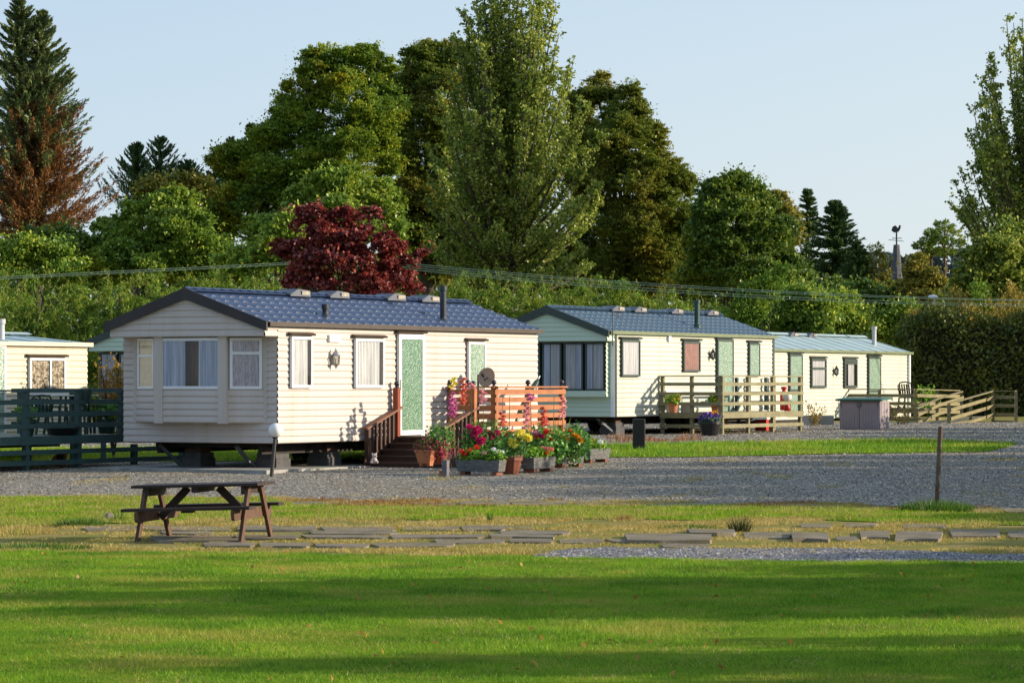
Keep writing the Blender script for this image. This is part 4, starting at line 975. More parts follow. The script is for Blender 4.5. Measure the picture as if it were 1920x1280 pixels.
bushleaves('foliage', (0,0,.22), (.3,.25,.3), 420, .06, L_dkl, pf); bushleaves('flowers', (.02,-.05,.05), (.3,.22,.24), 160, .035, P_fuc, pf)['kind'] = 'stuff'
X, Y = gp(828, 893); pot('plant_pot', (X, Y, gz(Y)+.005), .05, .1, M_terra, 'tiny terracotta pot on the gravel in front of the bottom step')
X, Y = gp(835.5, 894); e = empty('stone_bollard', (X, Y, gz(Y)), R(PHI), 'short grey stone stub at the foot of the right handrail', 'bollard'); m = MB(); m.prism([(-.05,-.05,0),(.05,-.05,0),(.05,.05,0),(-.05,.05,0)], (0,0,.29)); m.build('body', mat('grey_stone_stub', (.16,.15,.16), .9, (.1,.1,.11), 6, .4), e, False, .01)
# small white animal ornament on the bottom step
p = at(702, 869, 58.35); og = empty('garden_ornament', p, 0, 'small white dog ornament sitting on the bottom step', 'ornament')
m = MB(); m.sphere((0,0,.06),.055,10,7,1.1); m.sphere((.0,-.02,.14),.04,10,7); m.sphere((.03,-.045,.133),.02,8,5); m.sphere((-.035,0,.165),.016,6,4,1.6); m.sphere((.03,.0,.17),.016,6,4,1.6); m.sphere((.05,-.03,.03),.025,8,5); m.sphere((-.045,-.03,.03),.03,8,5)
m.build('body', mat('painted_white_stone', (.6,.5,.47), .7, (.45,.36,.34), 12), og, True)

# ================================================================== globe lamp, bench, posts
X, Y = gp(509, 894); gl = empty('globe_lamp', (X, Y, gz(Y)), 0, 'white globe garden lamp on a leaning dark pole at the cream home corner', 'lamp'); gl.rotation_euler = (0, R(5.2), 0)
hl = zat(806, Y)-gz(Y)
m = MB(); m.lathe([(.05,-.02),(.045,.0),(.034,.02),(.03,hl-.15),(.055,hl-.12),(.06,hl-.095),(.02,hl-.09)], (0,0,0), 12); m.build('pole', mat('dark_bronze_pole', (.05,.042,.04), .5, (.035,.03,.03), 4), gl, False)
m = MB(); m.sphere((0,0,hl),.125,22,14); m.build('globe', mat('white_opal_globe', (.80,.78,.75), .35, (.76,.74,.71), 2), gl, True)

bn = empty('picnic_bench', (xat(384,39.6), 39.6, -.018), 0, 'dark brown wooden picnic bench standing on the worn grass', 'picnic bench'); bn.rotation_euler = (R(.3), R(-1.6), R(-12.6))
M_bench = mat('weathered_dark_timber', (.045,.024,.018), .6, (.025,.014,.012), 2.2, .5, 30, .35, 0, (1,6,6))
M_benchl = mat('sunlit_bench_timber', (.13,.068,.042), .65, (.075,.038,.026), 2.5, .5, 30, .3, 0, (5,5,1))  # lighter copy for legs and supports, sunlight put into the brown
lt = .79; HT = .70
m = MB()
for k in range(5): y = -.29+k*.145; m.box(-lt, lt, y-.068, y+.068, HT-.035, HT)
m.build('tabletop', M_bench, bn, False, .004)
for y in (-1, 1):
    m = MB(); m.box(-lt+random.uniform(-.01,.01), lt, y*.60-.12*1, y*.60+.12, .40, .437); m.build('seat', M_bench, bn, False, .004)
for x in (-.64, .64):
    for y in (-1, 1): m = MB(); m.bar((x, y*.62, 0), (x, y*.24, HT-.036), .042, .09, (0,1,0)); m.build('leg', M_benchl, bn, False, .003)
    xi = x-.045*(1 if x > 0 else -1)
    m = MB(); m.prism([(xi-.02,-.76,.30),(xi-.02,-.72,.275),(xi-.02,.72,.275),(xi-.02,.76,.30),(xi-.02,.76,.398),(xi-.02,-.76,.398)], (.04,0,0)); m.build('seat_support', M_benchl, bn)
    m = MB(); m.box(xi-.02, xi+.02, -.34, .34, HT-.13, HT-.037); m.build('top_batten', M_bench, bn)
    m = MB(); m.bar((x*.86, 0, .30), (x*.30, 0, HT-.05), .09, .042, (0,1,0)); m.build('brace', M_bench, bn)
m = MB(); m.box(-.04,.04,-.34,.34,HT-.10,HT-.037); m.build('top_batten', M_bench, bn)
for y in (-1,1): m = MB(); m.box(-.06,.06,y*.6-.09,y*.6+.09,.375,.398); m.build('seat_batten', M_bench, bn)

X, Y = gp(1756, 950); e = empty('rusty_post', (X, Y, gz(Y)-.02), 0, 'rusty iron post leaning in a grass tuft beside the gravel', 'post'); e.rotation_euler = (0, R(2.8), 0)
m = MB(); h_ = zat(797, Y)-gz(Y); m.lathe([(.034,-.05),(.034,h_-.02),(.036,h_),(.028,h_),(.028,h_-.1)], (0,0,0), 10); m.build('tube', mat('flaking_rust', (.10,.055,.035), .85, (.16,.13,.10), 5, .6, 30, .3, 0, None, .4, .6, (.13,.02,.012), 4), e)
X, Y = gp(1198, 843); e = empty('dark_bollard', (X, Y, gz(Y)-.02), 0, 'black square timber bollard on the grass in front of the second home', 'bollard')
m = MB(); hh = zat(783, Y)-gz(Y); m.prism([(-.13,-.12,0),(.13,-.12,0),(.13,.12,0),(-.13,.12,0)], (0,0,hh)); m.build('body', mat('black_tarred_timber', (.018,.015,.018), .7, (.03,.025,.026), 4, .4, 20), e, False, .02)

# fallen leaves on the lawn
L_fall = leafmat('fallen_leaves', [(.45,.3,.05),(.38,.2,.05),(.3,.13,.04)], 5, .3, .03, .3, None, False)
X, Y, Z = scatter(150, 20, 37, 12, lambda x: E_lawn(x)-.3)
leaf_mesh('fallen_leaves', np.stack([X,Y,Z+.04],1), rdir(len(X)), np.array([0,0,1])+.5*rdir(len(X)), .055, .04, L_fall)['kind'] = 'stuff'
# tufts and weeds
def tuft(X, Y, r, h, n, m, label, wd=.014, lean=.35, cat='grass tuft', name='grass_tuft'):
    rr = r*np.sqrt(rng.random(n)); th = rng.uniform(0,6.28,n); x = rr*np.cos(th); y = rr*np.sin(th)
    hh = h*rng.uniform(.5,1,n)*(1-.5*(rr/r)**2); l = np.stack([x,y],1)/max(r,.01)*lean*hh[:,None]+rng.normal(0,.18,(n,2))*hh[:,None]
    b = rng.uniform(0,6.28,n); w_ = wd*.5
    V = np.stack([np.stack([x-np.cos(b)*w_,y-np.sin(b)*w_,0*x-.01],1), np.stack([x+np.cos(b)*w_,y+np.sin(b)*w_,0*x-.01],1), np.stack([x+l[:,0],y+l[:,1],hh],1)],1).reshape(-1,3)
    o = np_mesh(name, V, np.arange(3*n).reshape(-1,3), m); o.location = (X, Y, gz(Y)); tag(o, label, cat); return o
L_tuft = leafmat('tuft_grass', [(.03,.08,.012),(.07,.16,.018),(.13,.22,.025)], 3, .35, .05, .3, None, False)
L_rush = leafmat('rush_stems', [(.02,.035,.012),(.04,.06,.018),(.09,.085,.03)], 3, .3, .05, .3, None, False)
X, Y = gp(1757, 957); tuft(X, Y, .52, .22, 1500, L_tuft, 'thick mound of grass round the foot of the rusty post', .012, .5)
X, Y = gp(1388, 997); tuft(X, Y, .12, .30, 240, L_rush, 'dark spiky rush growing between paving stones', .009, .7, 'rush', 'rush_clump')
X, Y = gp(152, 986); tuft(X, Y, .32, .17, 700, L_tuft, 'green tuft left of the picnic bench', .012, .6)
X, Y = gp(30, 1000); tuft(X, Y, .5, .15, 700, M_dry, 'straw coloured dry tuft at the left edge', .012, .7)
X, Y = gp(222, 978); tuft(X, Y, .08, .36, 60, L_tuft, 'tall thin grass stems just left of the bench seat', .008, .3)
X, Y = gp(1290, 990); tuft(X, Y, .4, .07, 420, L_tuft, 'low dark green weed on the worn strip left of the rush', .02, .9, 'weed', 'weed')
X, Y = gp(919, 977); tuft(X, Y, .04, .2, 40, L_tuft, 'single thin weed at the edge of the worn strip', .014, .3, 'weed', 'weed')
X, Y = gp(372, 985); tuft(X, Y, .3, .18, 260, M_dry, 'brownish weeds under the picnic bench', .012, .8, 'weed', 'weed')
X, Y = gp(545, 990); tuft(X, Y, .2, .13, 160, M_dry, 'brownish weeds right of the picnic bench', .012, .8, 'weed', 'weed')
X, Y = gp(1170, 975); tuft(X, Y, .12, .13, 90, M_redweed, 'small brown weed in the middle of the grass strip', .012, .7, 'weed', 'weed')
X, Y = gp(1750, 945); tuft(X+.0, Y+.25, .2, .42, 60, leafmat('pale_seed_stalks', [(.4,.34,.28),(.55,.48,.4)], 3, lg=False), 'pale seed stalks standing behind the rusty post', .007, .4, 'grass stalks', 'seed_stalks')
X, Y = gp(55, 1028); tuft(X, Y, .7, .10, 900, L_tuft, 'green weeds at the left end of the paving', .014, .8, 'weed', 'weed')
for k, (px, py, r, m_) in enumerate(((310,975,.05,M_slab),(205,973,.09,M_slab),(262,993,.06,M_slab))):
    X, Y = gp(px, py); b = MB(); b.lathe([(r*.9,-.01),(r,.03),(r*.7,r*.8),(r*.2,r)], (0,0,0), 7); o = b.build('stone', m_); o.location = (X, Y, gz(Y)); o.rotation_euler[2] = k; tag(o, ['small grey stone between the bench legs','upright broken stone left of the bench','flat grey stone at the foot of the bench\'s left legs'][k], 'stone')
# ================================================================== pale railed deck of the second home
uL = h2.u(1234); s3 = sub(h2, uL, 0); s3.z0 = gz(82.3)
d2 = 1.75; L_ = h2.u(1505, d2)-uL
dk2 = root_at('timber_deck', s3, 'weathered pale wooden deck with horizontal rails in front of the second home', 'deck')
zd = lambda py: s3.z(py, 0, d2)
m = MB()
for k in range(12): m.box(-.02, L_+.02, -d2+.03+k*.142, -d2+.03+k*.142+.136, zd(773.5)-.03, zd(773.5))
m.build('floor', M_plwood, dk2)
def gzl(u, d): p = s3.w(u, -d, 0); return gz(p.y)-s3.z0
for (p, q, us) in (((0,-.05),(0,-d2),(.05,.86,d2-.07)), ((0,-d2),(L_,-d2),(.05, h2.u(1406,d2)-uL, h2.u(1452,d2)-uL, L_-.05))):
    rn = Run(dk2, p, q, M_plwood)
    for u_ in us: rn.post(u_, -.08, zd(706), .085, -.058)
    for yy in (720, 738, 757): rn.rail(zd(yy), .085, .03)
    rn.rail(zd(705), .03, .11, -.02, None, -.03, name='cap_rail')
    rn.rail(zd(778.5), .15, .032, 0, None, .014, name='fascia'); rn.rail(zd(799), .09, .03)
rn = Run(dk2, (0,-.12), (L_,-.12), M_grwood)
for px in (1383, 1406, 1438, 1451): u_ = h2.u(px-3, .1)-uL; rn.post(u_, zd(773), zd(707), .08, 0)
rn.rail(zd(752), .03, .03, 2.6, L_-1.2, 0)
rn = Run(dk2, (L_,-d2), (L_,-.1), M_plwood)
rn.post(.8, -.05, zd(706), .08, -.06)
for yy in (720, 738, 757): rn.rail(zd(yy), .085, .03)
def on2(px, d): u = h2.u(px, d); return s3.w(u-uL, -d, zd(773.5)+.002)
for px, lb, pm_, cols in ((1262, 'terracotta pot left on the pale deck', P_gold, 'yellow'), (1342, 'terracotta pot near the corner post of the pale deck', P_ora, 'orange')):
    p = on2(px, 1.45 if px == 1342 else .75); pot('plant_pot', p, .13, .24, M_terra, lb)
    e = plant('potted_flowers', p+Vector((0,0,.22)), f'{cols} pansies in the terracotta pot {"left on" if px == 1262 else "near the corner of"} the pale deck', 'flower')
    bushleaves('foliage', (0,0,.1), (.22,.2,.15), 260, .08, L_ger, e); bushleaves('blossom', (.02,-.02,.13), (.22,.2,.14), 70, .06, pm_, e)['kind'] = 'stuff'
p = on2(1275, .35); wc = empty('white_bench', p, R(PHI), 'low white bench against the cream wall on the pale deck', 'bench')
m = MB(); m.box(-.45,.45,-.2,.2,.22,.26); m.build('seat', M_white, wc); m = MB(); m.box(-.45,.45,.17,.2,.27,.55); m.build('backrest', M_white, wc)
for x in (-.38,.38): m = MB(); m.box(x-.04,x+.04,-.18,.18,0,.218); m.build('leg', M_white, wc)
M_redp = mat('red_painted_metal', (.55,.03,.015), .45, (.45,.025,.012), 4)
p = on2(1470, .55); e = empty('gas_cylinder', p, 0, 'tall red gas cylinder at the far end of the pale deck', 'gas bottle')
m = MB(); m.lathe([(.10,0),(.11,.03),(.11,.42),(.08,.5),(.05,.53),(.05,.56),(.08,.57),(.08,.64),(.02,.64)], (0,0,0), 16); m.build('body', M_redp, e, True)
p = on2(1476, 1.25); e = empty('globe_lamp', p, 0, 'white globe lamp on a red base at the far end of the pale deck', 'lamp')
m = MB(); m.lathe([(.08,0),(.085,.1),(.05,.2),(.04,.26)], (0,0,0), 14); m.build('base', M_redp, e, True); m = MB(); m.sphere((0,0,.37),.125,18,12); m.build('globe', bpy.data.materials['white_opal_globe'], e, True)
X, Y = gp(1331, 817); pot('plant_pot', (X, Y, gz(Y)), .28, .36, M_blkplast, 'black pot on the gravel at the corner of the pale deck')
e = plant('potted_flowers', (X, Y, gz(Y)+.34), 'purple pansies in the black pot at the deck corner', 'flower'); bushleaves('foliage', (0,0,.06), (.26,.26,.12), 200, .08, L_dkl, e); bushleaves('flowers', (0,-.02,.12), (.3,.28,.15), 170, .07, P_pur, e)['kind'] = 'stuff'; bushleaves('yellow_flowers', (.1,-.05,.2), (.16,.14,.08), 22, .07, P_gold, e)['kind'] = 'stuff'
X, Y = gp(1361, 812); e = plant('trailing_flowers', (X, Y, gz(Y)), 'small pink flowered plant at the foot of the deck corner post', 'flower'); bushleaves('foliage', (0,0,.2), (.16,.12,.26), 110, .06, L_ger, e); bushleaves('flowers', (0,-.03,.2), (.16,.12,.22), 30, .06, P_cor, e)['kind'] = 'stuff'
p = s3.w(h2.u(1432,.7)-uL, -.7, 0); p.z = gz(p.y)
e = empty('red_crate', p, R(PHI), 'red crate stored under the pale deck', 'crate'); m = MB(); m.box(-.2,.2,-.16,.16,.0,.03); m.box(-.2,.2,-.16,-.13,.032,.3); m.box(-.2,.2,.13,.16,.032,.3); m.box(-.2,-.17,-.128,.128,.032,.3); m.box(.17,.2,-.128,.128,.032,.3); m.build('body', M_redp, e)

# ================================================================== storage box
X, Y = gp(1574, 805); bx_ = empty('storage_box', (X, Y, gz(Y)-.02), R(PHI), 'lilac grey garden storage box with a dark green lid', 'storage box')
Hb = .79; Wd = 1.17; Db = .68     # local -y side is the lit end, -x side the doors
M_lil = mat('lilac_grey_resin', (.30,.25,.27), .55, (.26,.215,.235), 2)
m = MB(); m.box(.02, Db, -Wd, 0, 0, Hb); 
for x in (.1,.3,.5): m.box(x, x+.09, -Wd-.008, -Wd-.0005, .03, Hb-.03)
m.build('body', M_lil, bx_)
for a, b_ in ((-.02, -.565), (-.585, -1.15)):
    m = MB(); m.box(-.004, .018, b_, a, .03, Hb-.03)
    n = 6
    for k in range(n): y0 = a-.035-(k)*(.475/n); m.box(-.012, -.005, y0-.475/n+.012, y0, .06, Hb-.24)
    m.box(-.012, -.005, b_+.035, a-.035, Hb-.20, Hb-.06); dd = m.build('door', M_lil, bx_)
    yh = -.06 if a > -.1 else -1.11
    m = MB(); m.box(-.022, -.013, yh-.012, yh+.012, Hb-.17, Hb-.06); m.build('hinge', M_steel, dd)
m = MB(); m.box(-.045,-.013,-.63,-.52,Hb-.16,Hb-.05); m.build('latch', M_steel, bx_)
m = MB(); m.prism([(-.10,-Wd-.08,Hb+.002),(Db+.06,-Wd-.08,Hb+.05),(Db+.06,.08,Hb+.05),(-.10,.08,Hb+.002)], (0,0,.05)); m.build('lid', mat('green_resin_lid', (.02,.10,.065), .45, (.018,.085,.055), 3), bx_)

# ================================================================== deck and ramp of the far home
def wroot(name, px, Y, label, cat): e = empty(name, (xat(px,Y), Y, gz(Y)), 0, label, cat); return e
def wrun(e, pts, rails, m, w=.09, h=.1, cap=True, skip=(), bot=None):
    """pts: (px, Y, top row); rails: metres below the top"""
    P = [at(a, c, b)-e.location for a, b, c in pts]
    for i, p in enumerate(P):
        if i in skip: continue
        g = gz(pts[i][1])-e.location.z-.02; b = MB(); b.bar((p.x,p.y,g), tuple(p), w, w, (1,0,0)); b.build('post', m, e)
    for p, q in zip(P, P[1:]):
        n = (q-p); n = Vector((n.y,-n.x,0)).normalized()*.062
        if n.y > 0: n = -n
        for r in rails: b = MB(); dz = Vector((0,0,-r)); b.bar(p+n+dz, q+n+dz, .03, h); b.build('rail', m, e)
        if cap: b = MB(); dz = Vector((0,0,.02)); b.bar(p+dz, q+dz, .1, .03); b.build('cap_rail', m, e)
e3 = wroot('timber_deck', 1640, 103.8, 'dark wooden deck with rails between the storage box and the ramp at the far home', 'deck')
wrun(e3, [(1585,104.4,731),(1649,103.8,731),(1715,103.3,731)], (.17,.42,.67,.92), M_olwood)
wrun(e3, [(1716,103.35,731),(1757,104.6,732),(1798,106,733)], (.17,.42,.67,.92), M_olwood, skip=(0,))
fl = MB(); c = [(1585,104.4),(1714,103.4),(1797,106),(1690,109.3)]; fl.prism([tuple(at(a,770,b)*1.0-e3.location)[:2]+(.32,) for a,b in c], (0,0,.06)); fl.build('floor', M_olwood, e3)
e4 = wroot('wooden_ramp', 1790, 100, 'weathered wooden access ramp with sloping handrails beside the dark hedge', 'ramp')
wrun(e4, [(1779,98.6,758),(1820,100.1,746),(1862,101.6,734)], (.17,.43,.70), M_olwood)
wrun(e4, [(1863,101.6,734),(1905,101.0,734)], (.17,.43,.70,.93), M_olwood, skip=(0,))
wrun(e4, [(1718,100.6,767),(1757,102.2,749),(1803,104,735)], (.17,.43,.70), M_olwood)
fl = MB(); fl.prism([at(1722,797,100.6)-e4.location, at(1779,797,98.7)-e4.location, at(1862,783,101.6)-e4.location, at(1803,783,104)-e4.location], (0,0,.05)); fl.build('ramp_floor', M_olwood, e4)
make_chair(M_blkplast, 'black plastic chair on the far deck beside the ramp', at(1705,770,103.9), R(150))
for px, Y, r, lm, lb in ((1690,96.5,.45,L_fuch,'straggly plants growing beside the storage box'),(1530,95,.3,L_gold,'small brown leaved plant on the low wall left of the storage box')):
    e = plant('straggly_plant', (xat(px,Y),Y,gz(Y)), lb); S_ = np.zeros((26,3)); th = rng.uniform(0,6.28,26); E_ = np.stack([r*np.cos(th),r*np.sin(th),rng.uniform(.35,.75,26)],1)
    leaf_mesh('foliage', *sprays(S_,E_,.12,9,.09,1,.5), lm, e)
X, Y = gp(1640, 801); 
e = wroot('low_wall', 1530, 96.2, 'low pale block wall at the corner of the far home', 'wall')
m = MB(); m.box(-.45,.5,-.2,.2,-.05,.28); m.build('blocks', M_conc, e)
e = wroot('yellow_shrub', 1735, 105.2, 'yellow green shrub glimpsed through the ramp rails', 'shrub'); bushleaves('foliage', (0,0,.6), (.5,.4,.55), 260, .12, L_ger, e)
# ================================================================== trees
M_bark = mat('grey_brown_bark', (.085,.065,.048), .9, (.05,.04,.03), 5, .5, 20)
M_barkp = mat('pine_bark', (.16,.085,.05), .9, (.09,.05,.035), 5, .5, 20)
K_beech = leafmat('beech_leaves', [(.014,.034,.008),(.030,.062,.010),(.058,.098,.012),(.11,.135,.014)], .55, .35, .05, .6, ((.42,.36,.02), .35, .55, .7))
K_brown = leafmat('turning_beech_leaves', [(.018,.032,.008),(.036,.056,.011),(.066,.078,.014),(.10,.09,.017)], .5, .4, .05, .55, ((.17,.23,.03), .3, .44, .9), True, 1.2)
K_poplar = leafmat('poplar_leaves', [(.024,.044,.008),(.042,.07,.012),(.068,.096,.018),(.14,.16,.045)], .8, .38, .06, .35, None, True, 1.15)
K_sycam = leafmat('sycamore_leaves', [(.015,.038,.007),(.034,.07,.010),(.060,.10,.014),(.10,.135,.02)], .7, .32, .07, .5)
K_bright = leafmat('bright_green_leaves', [(.018,.048,.008),(.042,.085,.012),(.072,.115,.017),(.12,.15,.022)], .8, .35, .06, .45)
K_dark = leafmat('dark_green_leaves', [(.009,.024,.006),(.022,.047,.009),(.045,.078,.012),(.085,.115,.018)], .6, .28, .08, .55)
K_conif = leafmat('dark_conifer_needles', [(.009,.022,.010),(.016,.036,.014),(.03,.055,.02)], .9, .15, .04, .4)
K_spruce = leafmat('spruce_needles', [(.016,.03,.014),(.03,.05,.02),(.055,.078,.03)], .8, .15, .05, .4)
K_spdead = leafmat('dead_spruce_needles', [(.11,.05,.018),(.24,.11,.038),(.36,.17,.06)], .8, .25, .03, .4, None, False)
K_cyp = leafmat('cypress_sprays', [(.010,.030,.006),(.024,.056,.008),(.05,.09,.012),(.095,.125,.016)], .9, .3, .04, .6)
K_cypt = leafmat('cypress_tips', [(.12,.17,.02),(.2,.25,.035),(.3,.32,.06)], 1.5, .4, .04, .4, None, False)
K_red = leafmat('dark_red_leaves', [(.018,.004,.005),(.045,.006,.007),(.078,.010,.009),(.13,.035,.028)], 1.2, .3, .10, .35, None, True, 1)
K_olive = leafmat('olive_gold_leaves', [(.022,.036,.010),(.045,.058,.012),(.075,.08,.016),(.11,.10,.024)], 1.0, .35, .05, .45)
K_hedge = leafmat('hedge_leaves', [(.011,.019,.006),(.021,.033,.008),(.045,.055,.012)], 1.0, .25, .04, .5)
K_hedget = leafmat('sunlit_hedge_tips', [(.14,.17,.03),(.3,.24,.045),(.42,.30,.06)], .8, .4, .04, .5, None, False)  # golden colour puts low sunlight into the shoots

def trunk(e, base, tops, r, m=M_bark):
    """stem from the base and a limb to every crown lobe"""
    b = MB(); B = Vector(base); hi = max(t[2] for t in tops); cx = sum(t[0] for t in tops)/len(tops)
    fork = Vector((cx*.3, 0, B.z+(hi-B.z)*.38))
    b.tube([B, B.lerp(fork, .5)+Vector((.05*r,0,0)), fork, Vector((cx*.7, 0, hi*.93))], [r, r*.8, r*.62, r*.08], 8)
    for t in tops:
        t = Vector(t); f0 = B.lerp(fork, random.uniform(.7, 1.05)); mid = f0.lerp(t, .5)+Vector((0,0,.1*(t-f0).length))
        b.tube([f0, mid, t], [r*.34, r*.2, r*.05], 6)
    return b.build('trunk', m, e, True)
def tree(name, label, cat, Y, lobes, lm, size=.17, dens=4.0, K=30, base=None, tr=.3, flat=.55, droop=.0, asp=.62, spl=.5, up=.55, group=None, barkm=M_bark, rad=.30, inner=.35, upt=.12):
    bpx = base if base is not None else sum(l[0] for l in lobes)/len(lobes)
    X0 = xat(bpx, Y); Z0 = gz(Y); e = empty(name, (X0, Y, Z0), 0, label, cat, group)
    Ss, Es, Rs = [], [], []; tops = []
    yk = Y/F
    cxs = np.mean([xat(l[0],Y)-X0 for l in lobes])
    full = []
    for l in lobes:
        px, py, rx, ry = l[:4]; dy = l[4] if len(l) > 4 else rng.uniform(-.35, .35)*rx*yk*2
        if rx*yk < .55: full.append((px,py,rx,ry,dy,1)); continue
        full.append((px,py,rx*.82,ry*.82,dy,1)); ns = 9
        for _ in range(ns):
            dd = rdir(1)[0]; dd[1] = -abs(dd[1]) if rng.random() < .7 else dd[1]
            sc = rng.uniform(.26,.46); full.append((px+dd[0]*rx*.72, py-dd[2]*ry*.72-rng.uniform(0,.08)*ry, rx*sc*1.1, ry*sc*.85, dy+dd[1]*rx*yk*.7, 0))
    for l in full:
        px, py, rx, ry = l[:4]; dy = l[4] if len(l) > 4 else rng.uniform(-.35, .35)*rx*yk*2
        c = np.array([xat(px,Y)-X0, dy, zat(py,Y)-Z0]); r = np.array([rx*yk, (rx*.55+ry*.45)*yk, ry*yk]); tops += [tuple(c)]*l[5]
        n = int(dens*4*math.pi*((r[0]*r[1]+r[0]*r[2]+r[1]*r[2])/3))+8
        d = rdir(n); d[:,2] += .15; d /= np.linalg.norm(d,axis=1,keepdims=True)
        q = rng.uniform(.88, 1.16, (n,1)); L = spl*(r.mean()**.6)*rng.uniform(.6,1.25,(n,1))
        dirv = d*np.array([1,1,.45])+np.array([0,0,upt-droop]); dirv /= np.linalg.norm(dirv,axis=1,keepdims=True)
        Eo = c+d*r*q*.98; So = Eo-dirv*L
        Ss.append(So); Es.append(Eo); Rs.append(np.full(n, rad*(r.mean()**.35)))
        m_ = int(n*inner); d = rdir(m_); Ei = c+d*r*rng.uniform(.3,.75,(m_,1)); Ss.append(Ei-rdir(m_)*.4); Es.append(Ei); Rs.append(np.full(m_, rad*1.5))
    leaf_mesh('crown', *sprays(np.concatenate(Ss), np.concatenate(Es), np.concatenate(Rs), K, size, flat, asp, .8, up, .35), lm, e)
    trunk(e, (0,0,-.1), tops, tr, barkm); return e
def conifer(name, label, cat, Y, tip, hw, ybase, lm, size=.16, n=None, dead=None, leaders=None, tr=.2, sparse=1.0, droop=.12, group=None, K=16, prof=.85, up=.28, base=None, asp=.28):
    """whorls of boughs on a straight stem; tip=(px,py), hw half width in px at row ybase"""
    k = Y/F; X0 = xat(base if base is not None else tip[0], Y); Z0 = gz(Y); e = empty(name, (X0, Y, Z0), 0, label, cat, group)
    SA, EA, RA, DD = [], [], [], []; st_ = MB()
    for (tx, ty) in (leaders or [tip]):
        zt = zat(ty,Y)-Z0; zb = zat(ybase,Y)-Z0; W = hw*k*(.86 if leaders else 1); H = zt-zb; xt = xat(tx,Y)-X0
        st_.tube([(xt*.3,0,-.1),(xt*.9,0,zb),(xt,0,zt)], [tr, tr*.75, .015], 8)
        nb = int((n or 26*H)*sparse)
        for i in range(nb):
            f = rng.random()**1.15; z = zt-H*f-.08; L = W*(f**prof)*rng.uniform(.7,1.12)+.12; th = rng.uniform(0,6.283)
            dx, dy = math.cos(th), math.sin(th); x0 = xt*(1-.1*f)
            P = [np.array([x0+dx*L*t, dy*L*t, z+L*(up*t*t*1.5-droop*t*1.2+ (.0))]) for t in np.linspace(0,1,5)]
            st_.tube([tuple(P[0]), tuple(P[2]), tuple(P[4])], [.012+.02*f, .012, .004], 4, False)
            for j in range(4):
                SA.append(P[j]); EA.append(P[j+1]); RA.append(((.11+.2*f)*(1-.16*j))*min(1,.35+L*.4)); DD.append((j, f, dx))
    SA = np.array(SA); EA = np.array(EA); RA = np.array(RA); DD = np.array(DD)
    st_.build('trunk', M_bark, e, True)
    if dead is not None:
        pr = np.clip(1.9*(DD[:,1]-.2)+.35*(DD[:,2])*DD[:,1]-.17*DD[:,0]*(1-.3*DD[:,1]), 0, .93); isd = rng.random(len(SA)) < pr
        leaf_mesh('dead_needles', *sprays(SA[isd],EA[isd],RA[isd],K,size,.9,asp,1,0,.5), dead, e); SA,EA,RA = SA[~isd],EA[~isd],RA[~isd]
    leaf_mesh('needles', *sprays(SA,EA,RA,K,size,.9,asp,1,0,.5), lm, e); return e
def poplar(name, label, Y, base_px, base_py, shoots, lm, size=.13, K=11, spread=.42, tr=.35, tw=7):
    """ascending boughs: shoots = (px, py, dy) tips; side twigs all along each bough"""
    X0 = xat(base_px,Y); Z0 = gz(Y); e = empty(name, (X0,Y,Z0), 0, label, 'tree'); st_ = MB(); SA,EA,RA = [],[],[]
    zb = zat(base_py,Y)-Z0; zmax = max(zat(s_[1],Y)-Z0 for s_ in shoots)
    st_.tube([(0,0,-.1),(0,0,zb),(0,0,zmax*.8)], [tr,tr*.85,.04], 9)
    for px,py,dy in shoots:
        T = np.array([xat(px,Y)-X0, dy, zat(py,Y)-Z0]); zs = zb+max(0,(T[2]-zb))*rng.uniform(.12,.42)-.3*abs(T[0])*.6
        A = np.array([0,0,max(zb*.8,min(zs,T[2]-.5*abs(T[0])-.8))]); Mx = A*.5+T*.5+np.array([T[0]*.14,T[1]*.14,-.10*(T[2]-A[2])])
        ts = np.linspace(0,1,9); C = [(1-t)**2*A+2*t*(1-t)*Mx+t*t*T for t in ts]
        st_.tube([tuple(c) for c in C], list(np.linspace(.09,.012,9)), 5, False)
        L = np.linalg.norm(T-A); nt = int(L*tw)+4
        for i in range(nt):
            t = rng.uniform(.18,1.0); c = (1-t)**2*A+2*t*(1-t)*Mx+t*t*T; d = rdir(1)[0]*np.array([1,1,.5])+np.array([0,0,.75])
            l = spread*rng.uniform(.5,1.3)*(1.15-.65*t)*1.6; SA.append(c); EA.append(c+d/np.linalg.norm(d)*l); RA.append(.17)
    st_.build('trunk', M_bark, e, True)
    leaf_mesh('crown', *sprays(np.array(SA),np.array(EA),np.array(RA),K,size,1,.75,.8,.1,.2), lm, e); return e

# left spruce with two leaders and browning boughs
conifer('spruce_tree', 'tall two-topped spruce with browning boughs at the left edge', 'tree', 125, (55,0), 158, 455, K_spruce, .19, 460, K_spdead, [(36,-8),(78,20)], .24, .85, .06, K=30, up=.36, base=55, asp=.22, prof=.74)
for tip, hw, yb, lb in (((256,268),68,400,'dark conifer left of the pair above the golden treetop'),((300,256),82,400,'dark spreading conifer just right of its shorter neighbour on the left skyline'),((352,300),60,400,'small dark conifer right of the two above the golden treetop'),((394,322),40,410,'lowest dark conifer at the gap left of the big beech'),((433,258),34,360,'slim dark conifer tip behind the left slope of the big beech'),((470,232),36,360,'dark conifer half hidden behind the big beech')):
    conifer('conifer_tree', lb, 'tree', 152, tip, hw, yb, K_conif, .17, 120, K=20, up=.5, droop=.02)
tree('golden_topped_tree', 'small tree with a golden brown top below the dark conifers', 'tree', 130, [(345,350,48,26),(300,362,50,26),(385,350,22,22),(330,395,60,30)], K_olive, .15, 4.5, 28)
